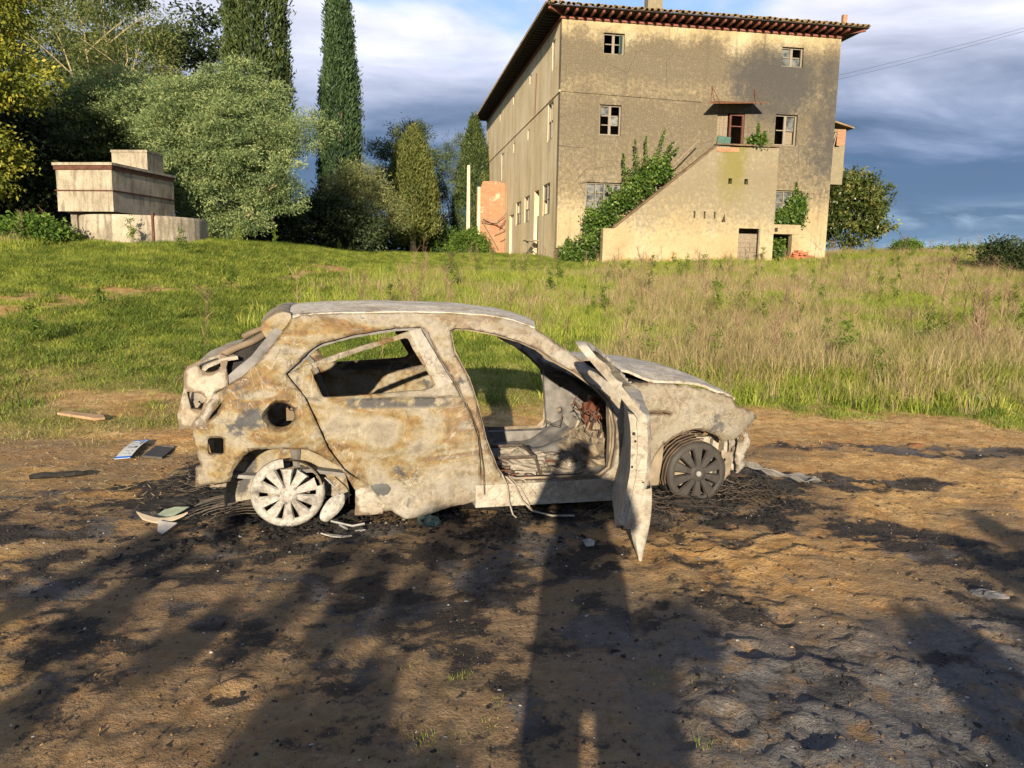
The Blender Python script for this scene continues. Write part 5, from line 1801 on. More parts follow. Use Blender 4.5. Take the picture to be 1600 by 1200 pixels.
# 7 understorey between the cypresses and the young one
t = tree('wattle_tree', 'olive green wattle tree between slender cypress and young pruned cypress', -8.6, 42)
crown('crown', [(0, 0, 2.8, 2.0, 1.6, 1.6), (1.2, -.2, 2.0, 1.6, 1.4, 1.5), (-1.5, 0, 1.9, 1.6, 1.4, 1.4), (.4, 0, 4.0, 1.1, 1.0, .8)], 1100, 30, .5, .17, .04, L_olive, t, 61, 0, .1, .5, .38)
limbs(t, (0, 0, 0), [(0, 0, 3.5), (1.3, 0, 2.8), (-1.4, 0, 2.6)], .12, None, 12)
for k, (x, y, rx, hh, lab) in enumerate([(-12.2, 37.5, 2.0, 2.4, 'shrub coloured dark for the shade under the large mimosa'), (-9.6, 39.5, 2.4, 3.0, 'shrub coloured dark for the shade under the slender cypress'), (-10.0, 58, 2.2, 3.2, 'dark green shrub left of the young pruned cypress trunk'),
                                         (-6.2, 58.5, 1.8, 3.0, 'dark green shrub right of the young pruned cypress trunk')]):
    t = thing('shrub', lab, 'shrub', (x, y, zat(x, y) - .05))
    crown('foliage', [(0, 0, hh * .42, rx, 1.5, hh * .55), (rx * .5, -.3, hh * .3, rx * .7, 1.2, hh * .45), (-rx * .5, -.3, hh * .3, rx * .7, 1.2, hh * .42)], 520, 26, .5, .20, .10, L_dark if k < 2 else L_ivy, t, 71 + k, 0, 0, .5, .34)  # first two shrubs take the dark leaf colour as painted canopy shade
    limbs(t, (0, 0, 0), [(0, 0, hh * .7), (rx * .5, 0, hh * .5)], .05, None, k, name='stem')
t = tree('stone_pine', 'dark layered pine rising behind the young pruned cypress', -8.7, 64)
crown('crown', [(.2, 0, 10.0, 1.9, 1.6, .8), (-1.6, 0, 8.6, 1.9, 1.6, .8), (1.6, 0, 8.0, 2.0, 1.6, .8), (-.2, 0, 6.8, 2.8, 1.8, .9), (2.2, 0, 5.6, 1.6, 1.6, .9), (-2.2, 0, 5.4, 1.6, 1.5, .9), (0, 0, 4.4, 2.8, 1.6, 1.2), (1.8, 0, 3.0, 1.6, 1.4, 1.2)], 1100, 28, .55, .24, .07, L_cyp, t, 81, .1, 0, .3, .40)
limbs(t, (0, 0, 0), [(.2, 0, 10), (-1.6, 0, 8.6), (1.6, 0, 8), (2.2, 0, 5.6), (-2.2, 0, 5.4)], .2, None, 13)
t = tree('gum_tree', 'thin grey-green gum tree between the pine and the broad cypress', -6.0, 75)
crown('crown', [(.2, 0, 10.6, 1.4, 1.2, 1.4), (-.9, 0, 8.4, 1.2, 1.2, 1.2), (.9, 0, 8.0, 1.1, 1.1, 1.4), (0, 0, 5.8, 1.3, 1.1, 1.3)], 300, 24, .5, .24, .06, L_gum, t, 82, 0, .2, .2, .46)
limbs(t, (0, 0, 0), [(.2, 0, 11), (-1, 0, 8.6), (1, 0, 8.2), (.4, 0, 6.4)], .14, None, 14)
t = thing('shrub', 'bright green rounded shrub at the foot of the brick shed', 'shrub', (-3.1, 53, zat(-3.1, 53) - .05))
crown('foliage', [(0, 0, .9, 1.3, 1.0, 1.1), (.5, 0, .7, 1.0, .9, .9)], 420, 26, .35, .14, .08, L_bush, t, 83, 0, 0, .5, .32)
# 9 right side
t = tree('magnolia_tree', 'glossy-leaved magnolia at the right corner of the farmhouse', 19.9, 46.5)
crown('crown', [(-.2, 0, 3.0, 1.9, 1.7, 1.5), (-1.2, 0, 3.8, 1.3, 1.3, 1.1), (1.0, 0, 3.4, 1.4, 1.3, 1.1), (-.6, 0, 1.6, 2.0, 1.5, 1.2), (1.2, -.2, 2.0, 1.2, 1.2, .9), (-1.4, 0, 2.4, 1.3, 1.3, 1.3), (.2, 0, 4.3, .9, .9, .6)], 620, 30, .45, .26, .11, L_mag, t, 91, 0, 0, .5, .38)
limbs(t, (0, 0, 0), [(0, 0, 3.6), (-1.2, 0, 3.2), (1.1, 0, 3.0), (.9, 0, 1.8)], .12, None, 15)
for k, (x, y, rx, hh, mat, lab) in enumerate([(21.2, 33.5, 1.25, 1.7, L_dark, 'dark rounded thorn bush at the right edge of the field'), (21.8, 43.5, .7, .8, L_bush, 'small pale green shrub on the skyline right of the magnolia'),
                                              (25.5, 44, 2.0, .55, L_ivy, 'low bramble thicket along the skyline at right'), (-14.6, 23.6, .95, .8, L_bush, 'bramble climbing the left foot of the concrete trough')]):
    t = thing('bush', lab, 'bush', (x, y, zat(x, y) - .05))
    crown('foliage', [(0, 0, hh * .5, rx, rx * .8, hh * .5), (rx * .5, -.1, hh * .35, rx * .6, rx * .6, hh * .4)], 330, 24, .32, .13, .07, mat, t, 95 + k, 0, 0, .4, .34)
    limbs(t, (0, 0, 0), [(0, 0, hh * .8), (rx * .5, 0, hh * .6), (-rx * .5, 0, hh * .6)], .03, None, k, name='stem')


# ivy on the staircase and the porch (in house coordinates)
def ivy(label, blobs, n, seed, shoots=()):
    t = thing('ivy', label, 'climbing plant', (HOX, HOY, 0), HA)
    crown('foliage', blobs, n, 24, .32, .15, .12, L_ivy, t, seed, 0, 0, .3, .34)
    rng = np.random.default_rng(seed)
    P = []
    m = MB()
    for a, b in shoots:
        a, b = np.array(a), np.array(b)
        k = rng.random(220)[:, None]
        P.append(a + (b - a) * k + rng.normal(size=(220, 3)) * .09 * (1.2 - k))
        m.tube([tuple(a), tuple((a + b) / 2 + [0, 0, .05]), tuple(b)], [.03, .02, .008], 5)
    if P:
        P = np.vstack(P)
        V = quads(P, .13, .09, rng, .3)
        obj('shoots', raw_mesh('shoots', V, np.arange(len(V)).reshape(-1, 4), L_ivy, False, {'tint': np.repeat(rng.random(len(P)), 4)}), t)
        m.build('stem', M_bark, t)


ivy('ivy spilling over the staircase wall beside the ground floor window', [(3.3, -.62, 5.0, .8, .45, .75), (4.2, -.60, 5.9, .8, .45, .75), (5.0, -.60, 6.6, .75, .45, .65), (2.5, -.65, 4.3, .7, .45, .7), (1.7, -1.0, 3.9, .5, .4, .9), (1.35, -1.2, 2.7, .45, .4, .7), (1.9, -.6, 3.0, .35, .4, .6)], 380, 101,
    [((3.4, -.6, 5.8), (3.1, -.8, 7.3)), ((4.4, -.6, 6.4), (4.3, -.7, 8.2)), ((4.8, -.6, 6.8), (5.3, -.7, 8.6)), ((5.2, -.6, 7.0), (6.0, -.7, 7.7)), ((4.0, -.6, 6.2), (3.7, -.8, 8.0)), ((3.1, -.7, 5.0), (2.3, -.9, 5.7)), ((4.9, -.6, 6.8), (5.8, -.6, 8.0))])
ivy('ivy hanging over the right ground floor window and porch', [(12.95, -.25, 4.9, .45, .25, .8), (12.5, -.3, 4.4, .8, .25, .45), (11.8, -.5, 2.6, .5, .3, .9)], 360, 102, [((13.0, -.1, 5.2), (12.95, -.1, 6.3))])
ivy('looping creeper at the left foot of the farmhouse front', [(.7, -.5, 2.3, .7, .3, .35), (1.2, -.9, 2.2, .5, .3, .3)], 130, 103, [((.1, -.4, 2.1), (.5, -.4, 3.1)), ((.5, -.4, 3.1), (1.0, -.5, 2.3)), ((1.0, -.5, 2.2), (1.4, -.6, 2.9))])
ivy('weed sprouting on the staircase landing', [(10.0, -1.3, 8.1, .4, .2, .2)], 26, 104, [((10.0, -1.3, 7.9), (9.95, -1.35, 9.0)), ((10.1, -1.3, 7.9), (10.35, -1.35, 8.6))])


# ------------------------------------------------------------------ grass
def blade_mat(name, stops, trans=.35):
    def fn(g, b):
        oi = g.new('ShaderNodeObjectInfo')
        t = g.attr('tint')
        k = g.math('ADD', g.math('MULTIPLY', oi.outputs['Random'], .6), g.math('MULTIPLY', t, .4))
        col = g.ramp(k, stops)
        g.put(b.inputs['Base Color'], col)
        b.inputs['Roughness'].default_value = .6
        tr = g.new('ShaderNodeBsdfTranslucent')
        g.put(tr.inputs[0], col)
        ms = g.new('ShaderNodeMixShader')
        ms.inputs[0].default_value = trans
        g.nt.links.new(b.outputs[0], ms.inputs[1]); g.nt.links.new(tr.outputs[0], ms.inputs[2])
        return ms.outputs[0]
    return material(name, fn)


B_green = blade_mat('grass_green', [(0, (.11, .165, .02)), (.4, (.25, .32, .045)), (.75, (.36, .385, .07)), (1, (.50, .47, .15))])
B_dull = blade_mat('grass_dull', [(0, (.14, .15, .03)), (.5, (.26, .25, .075)), (1, (.42, .35, .16))])
B_dry = blade_mat('grass_dry', [(0, (.23, .18, .075)), (.5, (.40, .32, .16)), (1, (.54, .45, .26))])
B_weed = blade_mat('weed_leaf', [(0, (.055, .10, .014)), (.5, (.12, .175, .025)), (1, (.21, .245, .05))])
B_brown = blade_mat('weed_stalk', [(0, (.09, .055, .035)), (.5, (.19, .125, .08)), (1, (.34, .24, .15))], .1)


def tuft(n, h, spread, w, bend, mat, seed):
    rng = np.random.default_rng(seed)
    V, Fc, T = [], [], []
    for i in range(n):
        a = rng.uniform(0, 6.283); r_ = spread * rng.random() ** .7
        p = np.array([r_ * math.cos(a), r_ * math.sin(a), -.01])
        a2 = a + rng.normal(0, .9)
        dr = np.array([math.cos(a2), math.sin(a2), 0])
        hh = h * rng.uniform(.45, 1.15); bb = bend * rng.uniform(.3, 1.3) * hh
        sd_ = np.array([-dr[1], dr[0], 0]) * w * rng.uniform(.6, 1.2) / 2
        tw = rng.normal(0, .5)
        sd_ = sd_ * math.cos(tw) + dr * math.sin(tw) * w / 2
        b0 = len(V)
        m = p + dr * bb * .35 + np.array([0, 0, hh * .6]); tp = p + dr * bb + np.array([0, 0, hh * rng.uniform(.8, 1.0)])
        V += [p - sd_, p + sd_, m + sd_ * .8, m - sd_ * .8, tp]
        Fc += [(b0, b0 + 1, b0 + 2, b0 + 3), (b0 + 3, b0 + 2, b0 + 4)]
        T += [rng.random()] * 5
    me = raw_mesh('tuft', V, Fc, mat, False, {'tint': T})
    return me


def stalk(h, nb, mat, leafmat, seed):
    """weed: stem with side twigs, and leaves when leafmat is given"""
    rng = random.Random(seed)
    m = MB()
    lean = Vector((rng.uniform(-.2, .2), rng.uniform(-.2, .2), 0)) * h
    top = lean + Vector((0, 0, h))
    m.tube([(0, 0, 0), tuple(lean * .4 + Vector((0, 0, h * .5))), tuple(top)], [.007, .005, .002], 3, False)
    ends = []
    for i in range(nb):
        k = rng.uniform(.25, .95)
        p = lean * k * k + Vector((0, 0, h * k))
        d_ = Vector((rng.uniform(-1, 1), rng.uniform(-1, 1), rng.uniform(.5, 1.2))).normalized() * h * rng.uniform(.12, .35)
        m.tube([tuple(p), tuple(p + d_)], [.004, .0015], 3, False)
        ends += [p + d_ * q for q in (.4, .7, 1.0)]
    me = raw_mesh('stalk', m.v, m.f, [mat] + ([leafmat] if leafmat else []))
    nv = len(me.vertices)
    at_ = me.attributes.new('tint', 'FLOAT', 'POINT')
    at_.data.foreach_set('value', np.random.default_rng(seed).random(nv).astype(np.float32))
    if leafmat:
        r2 = np.random.default_rng(seed)
        C = np.array([tuple(e) for e in ends] * 6) + r2.normal(size=(len(ends) * 6, 3)) * h * .05
        V = quads(C, h * .14, h * .04, r2, .2)
        V = np.vstack([np.array(m.v), V])
        Fc = list(m.f) + [tuple(nv + 4 * i + k for k in range(4)) for i in range(len(C))]
        me = raw_mesh('weed', V, Fc, [mat, leafmat], False, {'tint': r2.random(len(V))})
        mi = np.zeros(len(Fc), np.int32); mi[len(m.f):] = 1
        me.polygons.foreach_set('material_index', mi)
    return me


protos = []
for k in range(3):
    protos.append(tuft(30, .085, .13, .0065, .8, B_green, 200 + k))          # 0-2 short green
for k in range(2):
    protos.append(tuft(26, .06, .13, .005, 1.1, B_dull, 210 + k))            # 3-4 worn short grass
for k in range(3):
    protos.append(tuft(38, .30, .13, .009, .7, B_green, 220 + k))            # 5-7 tall green
for k in range(3):
    protos.append(tuft(34, .46, .13, .0055, .55, B_dry, 230 + k))            # 8-10 tall dry
for k in range(2):
    protos.append(stalk(.55, 12, B_weed, B_weed, 240 + k))                   # 11-12 leafy weed
for k in range(3):
    protos.append(stalk(.80, 22, B_brown, None, 250 + k))                    # 13-15 dry branching weed
for k in range(2):
    protos.append(tuft(30, .16, .13, .012, 1.0, B_weed, 260 + k))            # 16-17 broad leaves


def scatter(name, label, P, idx, scl, seed):
    """points object whose geometry nodes set one tuft on each point"""
    rng = np.random.default_rng(seed)
    me = bpy.data.meshes.new(name)
    me.vertices.add(len(P))
    me.vertices.foreach_set('co', P.astype(np.float32).ravel())
    for nm, tp, arr in (('idx', 'INT', idx.astype(np.int32)), ('scl', 'FLOAT', scl.astype(np.float32)), ('ang', 'FLOAT', rng.uniform(0, 6.283, len(P)).astype(np.float32))):
        a = me.attributes.new(nm, tp, 'POINT')
        a.data.foreach_set('value', arr)
    o = obj(name, me)
    o['kind'] = 'stuff'
    o['label'] = label
    o['category'] = 'grass'
    nt = bpy.data.node_groups.new(name + '_nodes', 'GeometryNodeTree')
    nt.interface.new_socket('Geometry', in_out='INPUT', socket_type='NodeSocketGeometry')
    nt.interface.new_socket('Geometry', in_out='OUTPUT', socket_type='NodeSocketGeometry')
    gi = nt.nodes.new('NodeGroupInput'); go = nt.nodes.new('NodeGroupOutput')
    jn = nt.nodes.new('GeometryNodeJoinGeometry')
    av = nt.nodes.new('GeometryNodeInputNamedAttribute'); av.data_type = 'FLOAT'; av.inputs[0].default_value = 'scl'
    aa = nt.nodes.new('GeometryNodeInputNamedAttribute'); aa.data_type = 'FLOAT'; aa.inputs[0].default_value = 'ang'
    ai = nt.nodes.new('GeometryNodeInputNamedAttribute'); ai.data_type = 'INT'; ai.inputs[0].default_value = 'idx'
    cx = nt.nodes.new('ShaderNodeCombineXYZ'); nt.links.new(aa.outputs[0], cx.inputs[2])
    for k in sorted(set(idx.tolist())):
        inf = nt.nodes.new('GeometryNodeObjectInfo')
        inf.inputs[0].default_value = PROTO_OBJ[k]
        inf.inputs[1].default_value = True
        iop = nt.nodes.new('GeometryNodeInstanceOnPoints')
        cmp_ = nt.nodes.new('FunctionNodeCompare'); cmp_.data_type = 'INT'; cmp_.operation = 'EQUAL'
        nt.links.new(ai.outputs[0], cmp_.inputs[2]); cmp_.inputs[3].default_value = k
        nt.links.new(gi.outputs[0], iop.inputs['Points'])
        nt.links.new(cmp_.outputs[0], iop.inputs['Selection'])
        nt.links.new(inf.outputs['Geometry'], iop.inputs['Instance'])
        nt.links.new(cx.outputs[0], iop.inputs['Rotation'])
        nt.links.new(av.outputs[0], iop.inputs['Scale'])
        nt.links.new(iop.outputs[0], jn.inputs[0])
    nt.links.new(jn.outputs[0], go.inputs[0])
    md = o.modifiers.new('grass', 'NODES')
    md.node_group = nt
    return o


PROTO_OBJ = [bpy.data.objects.new('grass_tuft', me) for me in protos]         # mesh sources only, not linked to the scene
rng = np.random.default_rng(7)
N = 130000
yy = rng.uniform(5.9, 46, N)                                   # uniform in depth times widening view = density ~ 1/y
half = .70 * yy + 2.2
xx = rng.uniform(-1, 1, N) * half
gmk = green_mask(xx, yy)
keep = rng.random(N) < gmk * 1.05
xx, yy, gmk = xx[keep], yy[keep], gmk[keep]
# keep the house footprint, the well and the staircase clear
hx = (xx - HOX) * math.cos(HA) + (yy - HOY) * math.sin(HA); hy = -(xx - HOX) * math.sin(HA) + (yy - HOY) * math.cos(HA)
ok = ~((hx > -.1) & (hx < HW + .1) & (hy > -1.65) & (hy < HD)) & (np.hypot(xx + 12.4, yy - 26.3) > 2.0)
xx, yy, gmk = xx[ok], yy[ok], gmk[ok]
n = len(xx)
f1 = fbm(xx * .33, yy * .40, 301, 4); f2 = fbm(xx * 1.1, yy * 1.3, 305, 3); f3 = fbm(xx * .16 + 4, yy * .2, 309, 3)
tall = sst(xx + (f1 - .5) * 5 - .10 * (yy - 8), .2, 2.4) * sst(yy, 7.9, 9.4)
tall = tall * (1 - .85 * sst(yy, 29, 36) * (1 - sst(xx, 13, 18)))
tall = np.maximum(tall, .35 * sst(yy, 12, 16) * (1 - sst(yy, 28, 32)) * sst(xx, -6, -2))
tall = np.maximum(tall, .6 * sst(yy, 20.5, 22.5) * (1 - sst(xx, -14.6, -13.2)))
dry = np.clip(sst(f1 * .5 + f2 * .5, .40, .60) * (.35 + .65 * tall) + .45 * sst(yy, 7.6, 8.6) * (1 - sst(yy, 11, 14)) * (xx > 1), 0, 1)
u = rng.random(n); v = rng.random(n)
idx = np.where(u < tall,
               np.where(v < dry * .37, 8 + rng.integers(0, 3, n), 5 + rng.integers(0, 3, n)),
               np.where((xx < 1.5) & (rng.random(n) < .92 - .8 * sst(yy, 8.5, 14)), 3 + rng.integers(0, 2, n), np.where(v < .16, 16 + rng.integers(0, 2, n), rng.integers(0, 3, n))))
w1 = (rng.random(n) < .0025 * tall + .0005 * (yy > 10))
idx = np.where(w1, 11 + rng.integers(0, 2, n), idx)
w2 = (rng.random(n) < (.013 * tall * sst(f2, .45, .6) + .0015 * (yy > 11) * (xx > -5)))
idx = np.where(w2, 13 + rng.integers(0, 3, n), idx)
scl = rng.uniform(.65, 1.35, n) * (1 + .35 * sst(yy, 10, 22) * (idx < 5)) * (.75 + .6 * f3)
scl = scl * np.where((yy < 9.2) & (xx > 1), .62, 1.0)
P = np.stack([xx, yy, hgt(xx, yy) + micro(xx, yy) - .01], 1)
scatter('meadow_grass', 'green and straw-coloured meadow grass covering the slope', P, idx, scl, 5)
# thin remnants of turf in the trampled foreground
N = 34
xx = rng.normal(0, 1, N) * .10 + rng.choice([-.22, -.30, -.12, .62], N); yy = rng.normal(0, 1, N) * .06 + rng.choice([2.72, 2.5, 2.3, 2.15], N)
P = np.stack([xx, yy, hgt(xx, yy) + micro(xx, yy) - .005], 1)
scatter('trampled_turf', 'sparse sprigs of grass left in the trampled foreground soil', P, rng.integers(0, 2, N) * 3, rng.uniform(.18, .36, N), 6)

# ================================================================== DEBRIS ROUND THE CAR
def chips(n, pos, size, seed, flat=.5):
    rng = np.random.default_rng(seed)
    base = np.array([(-1, -.6, 0), (1, -.7, 0), (.8, .8, 0), (-.7, .7, 0), (-.3, -.2, 1), (.4, .3, .8)], float)
    fc = [(0, 1, 4), (1, 5, 4), (1, 2, 5), (2, 3, 5), (3, 4, 5), (3, 0, 4)]
    a = rng.uniform(0, 6.283, n); ca, sa = np.cos(a), np.sin(a)
    s = size(rng, n)
    B = base[None] * (1 + rng.normal(0, .25, (n, 6, 3))) * s[:, None, None]
    B[:, :, 1] *= rng.uniform(.35, 1, n)[:, None]
    B[:, :, 2] *= flat
    X = B[:, :, 0] * ca[:, None] - B[:, :, 1] * sa[:, None] + pos[:, 0:1]
    Y = B[:, :, 0] * sa[:, None] + B[:, :, 1] * ca[:, None] + pos[:, 1:2]
    Zz = B[:, :, 2] + pos[:, 2:3] - .3 * s[:, None] * flat
    V = np.stack([X, Y, Zz], 2).reshape(-1, 3)
    Fc = (np.array(fc)[None] + 6 * np.arange(n)[:, None, None]).reshape(-1, 3)
    return V, Fc


def stuff(name, V, Fc, mat, label=None, cat=None):
    o = obj(name, raw_mesh(name, V, Fc, mat))
    o['kind'] = 'stuff'
    if label:
        o['label'] = label; o['category'] = cat
    return o


rng = np.random.default_rng(400)
N = 90000
X = rng.uniform(-4.2, 4.6, N); Y = rng.uniform(2.0, 7.2, N)
s_ = soot_mask(X, Y)
uu, vv = carframe(X, Y)
dcar = np.hypot(np.maximum(np.abs(uu) - 1.8, 0), np.maximum(np.abs(vv) - .8, 0))
prob = s_ ** 2 * (.10 + .9 * np.exp(-(dcar / .45) ** 2))
k = rng.random(N) < prob * .9
P = np.stack([X[k], Y[k], hgt(X[k], Y[k]) + micro(X[k], Y[k])], 1)
P[:, 2] += .03 * np.exp(-(dcar[k] / .25) ** 2) * rng.random(k.sum())
stuff('charred_debris', *chips(len(P), P, lambda r, n: .006 + .020 * r.random(n) ** 3, 401), M_char, 'black crumbs of charred debris strewn round the burnt car', 'debris')
N = 7000
X = rng.uniform(-3.6, 4.2, N); Y = rng.uniform(2.0, 6.6, N)
k = rng.random(N) < soot_mask(X, Y) * .6
P = np.stack([X[k], Y[k], hgt(X[k], Y[k]) + micro(X[k], Y[k]) + .002], 1)
stuff('ash_flakes', *chips(len(P), P, lambda r, n: .0022 + .008 * r.random(n) ** 5, 402), simple('pale_flake', (.40, .39, .36), .7, .2, 30), 'pale flakes of ash and broken glass scattered on the soot', 'debris')
N = 46000
X = rng.uniform(-4.5, 5, N); Y = 2.0 + 6.0 * rng.random(N) ** 1.7
k = rng.random(N) < (1 - green_mask(X, Y)) * .8
P = np.stack([X[k], Y[k], hgt(X[k], Y[k]) + micro(X[k], Y[k])], 1)
V, Fc = chips(len(P), P, lambda r, n: .0018 + .009 * r.random(n) ** 5, 403, .9)
cr_t = np.clip(rng.beta(1.6, 2.0, len(P)) * (1.0 - .35 * film_mask(P[:, 0], P[:, 1])) - .35 * soot_mask(P[:, 0], P[:, 1]), 0, 1)
cr_m = material('soil_crumb', lambda g, b: g.put(b.inputs['Base Color'], g.ramp(g.attr('tint'), [(0, (.02, .018, .016)), (.25, (.09, .065, .045)), (.5, (.26, .165, .075)), (.8, (.44, .30, .15)), (1, (.56, .48, .36))])))
obj('soil_crumbs', raw_mesh('soil_crumbs', V, Fc, cr_m, False, {'tint': np.repeat(cr_t, 6)}))
bpy.data.objects['soil_crumbs']['kind'] = 'stuff'; bpy.data.objects['soil_crumbs']['label'] = 'loose crumbs of ochre soil and gravel'; bpy.data.objects['soil_crumbs']['category'] = 'gravel'
# straw lying on the worn left side
N = 3500
X = np.concatenate([rng.uniform(-5.5, -1.9, N), rng.uniform(1.5, 7, N // 2)]); Y = np.concatenate([rng.uniform(4.6, 8.6, N), rng.uniform(6.6, 8.4, N // 2)])
n = len(X)
C = np.stack([X, Y, hgt(X, Y) + micro(X, Y) + .012], 1)
V = quads(C, .09, .006, rng, 0.0)
V[:, 2] = np.repeat(C[:, 2], 4) + (V[:, 2] - np.repeat(C[:, 2], 4)) * .3
o = obj('straw_litter', raw_mesh('straw_litter', V, np.arange(len(V)).reshape(-1, 4), B_dry, False, {'tint': np.repeat(rng.random(n), 4)}))
o['kind'] = 'stuff'; o['label'] = 'dry straw litter on the worn soil'; o['category'] = 'straw'


def on(x, y, dz=0.0):
    return (x, y, zat(x, y) + dz)


# number plate lying in the worn grass
M_plate = simple('plate_white', (.50, .51, .50), .45, .08, 20)
M_blue = simple('plate_blue', (.02, .14, .55), .45, .1, 20)
M_black = simple('plate_black', (.02, .02, .02), .5, .1, 20)
M_faded = simple('plate_faded', (.42, .46, .44), .5, .1, 20)
pl = thing('number_plate', 'white number plate with blue ends lying in the worn grass', 'number plate', on(-3.07, 6.09, .02), R(9.5))
pl.rotation_euler = (R(2.5), R(-4), R(9.5))


def bent(x0, x1, y0, y1, mat, name, parent, dz=0.0, th=.003, n=10):
    V, Fc = [], []
    for i in range(n + 1):
        yv = y0 + (y1 - y0) * i / n
        zz = .020 * math.sin((yv + .28) * 5.2) + dz
        V += [(x0, yv, zz), (x1, yv, zz), (x1, yv, zz - th), (x0, yv, zz - th)]
    for i in range(n):
        a = 4 * i
        Fc += [(a, a + 1, a + 5, a + 4), (a + 1, a + 2, a + 6, a + 5), (a + 2, a + 3, a + 7, a + 6), (a + 3, a, a + 4, a + 7)]
    Fc += [(3, 2, 1, 0), (4 * n, 4 * n + 1, 4 * n + 2, 4 * n + 3)]
    return obj(name, raw_mesh(name, V, Fc, mat), parent)


bent(-.058, .058, -.262, .262, M_plate, 'plate', pl)
bent(-.057, .057, .222, .260, M_blue, 'blue_band', pl, .0025)
bent(-.057, .057, -.260, -.225, M_blue, 'blue_band', pl, .0025)


def glyph(ch, y, mat, size=.095):
    cu = bpy.data.curves.new('glyph', 'FONT')
    cu.body = ch; cu.size = size; cu.align_x = 'CENTER'; cu.align_y = 'CENTER'; cu.extrude = .0008; cu.offset = .0015
    tmp = bpy.data.objects.new('glyph', cu)
    COL.objects.link(tmp)
    me = bpy.data.meshes.new_from_object(tmp)
    bpy.data.objects.remove(tmp)
    me.materials.clear(); me.materials.append(mat)
    obj('character', me, pl, (0, y, .020 * math.sin((y + .28) * 5.2) + .006), (0, 0, R(-90)))


glyph('7', -.02, M_black); glyph('Z', .09, M_faded); glyph('F', .165, M_faded); glyph('5', -.12, M_faded, .08); glyph('8', -.18, M_faded, .08)
MB().box((0, .20, .021), (.012, .012, .003)).box((.03, .13, .024), (.012, .014, .003)).build('bolt', M_black, pl)

tag(MB().box((0, 0, .012), (.145, .34, .014), Matrix.Rotation(R(3), 3, 'Y')).box((.02, .165, .018), (.10, .012, .02)).build('scorched_board', simple('scorched_plastic', (.055, .052, .05), .6, .3, 15), None, loc=on(-2.84, 6.05, .01), rot=(0, R(4), R(8))),
    'flat black scorched board lying beside the number plate', 'board')
pk = MB()
pk.add([(-.24, -.03, 0), (.20, -.05, 0), (.26, .01, 0), (.20, .06, 0), (-.22, .04, 0), (-.24, -.03, .022), (.20, -.05, .026), (.26, .01, .02), (.20, .06, .026), (-.22, .04, .022)],
       [(4, 3, 2, 1, 0), (5, 6, 7, 8, 9), (0, 1, 6, 5), (1, 2, 7, 6), (2, 3, 8, 7), (3, 4, 9, 8), (4, 0, 5, 9)])
tag(pk.build('wood_offcut', simple('weathered_offcut', (.30, .20, .12), .9, .3, 20), None, loc=on(-4.06, 7.12, .03), rot=(R(6), R(3), R(-14))), 'flat brown wood offcut lying in short grass left of the car', 'wood')
st = MB().tube([(-.17, -.05, .02), (-.09, -.02, .028), (.0, .01, .02), (.09, .05, .024), (.17, .10, .015)], [.018, .026, .020, .024, .010], 7)
tag(st.build('charred_branch', M_char, None, loc=on(-3.2, 5.28)), 'short charred black branch on the orange soil left of the car', 'branch')


def shard(name, label, cat, pts, th, mat, x, y, rz, curl=.0, dz=.01, tilt=(0, 0)):
    P, T, _ = sheet2d(pts, [], .03)
    z = curl * (P[:, 0] ** 2) * 30 + .15 * curl * P[:, 1]
    fr = np.stack([P[:, 0], P[:, 1], z + th], 1); bk = np.stack([P[:, 0], P[:, 1], z], 1)
    V, Fc = thicken(fr, bk, T)
    o = obj(name, raw_mesh(name, V, Fc, mat), None, on(x, y, dz), (tilt[0], tilt[1], rz))
    return tag(shade_auto(o, 40), label, cat)


shard('plastic_shard', 'pale green pointed shard above the beige strip left of the rear wheel', 'shard', [(-.10, -.05), (.02, -.03), (.11, .035), (.03, .05), (-.03, .03)], .006, simple('pale_green', (.20, .24, .18), .5, .3, 20), -2.05, 4.46, R(18), .02, .025, (R(25), 0))
shard('plastic_shard', 'long beige curved strip lying on soot left of the rear wheel', 'shard', [(-.145, .03), (-.10, -.01), (.0, -.022), (.13, .005), (.155, .02), (.08, .022), (-.02, .016), (-.09, .026)], .012, simple('beige_trim', (.38, .32, .24), .7, .2, 20), -2.04, 4.33, R(2), .06, .02, (R(20), 0))
shard('plastic_shard', 'grey triangular shard just below the beige strip', 'shard', [(-.06, .04), (.05, .05), (.02, -.06), (-.02, -.04)], .006, simple('grey_trim', (.36, .34, .32), .5, .25, 20), -1.98, 4.24, R(-5), .02, .02, (R(20), R(8)))
shard('plastic_shard', 'white crumpled scrap on black ash in front of the open door', 'scrap', [(-.035, .01), (.0, .03), (.035, .012), (.03, -.02), (-.01, -.028)], .008, M_cover, .44, 4.08, R(-10), .2, .015, (R(30), 0))
shard('plastic_shard', 'white melted flake on the soot below the rear wheel', 'scrap', [(-.09, .0), (-.02, .02), (.09, .0), (.10, -.015), (.0, -.012)], .006, M_cover, -.98, 4.17, R(-8), .05, .012)
shard('plastic_shard', 'tiny white flake right of the rear wheel on the soot', 'scrap', [(-.03, .0), (.0, .02), (.03, .0), (.0, -.012)], .006, M_cover, -.86, 4.26, R(20), .05, .012)
shard('paper_scrap', 'small white paper scrap caught in the grass at right', 'paper', [(-.06, -.03), (.06, -.04), (.05, .04), (-.05, .04)], .003, M_cover, 5.26, 8.55, .4, .2, .10, (R(50), 0))
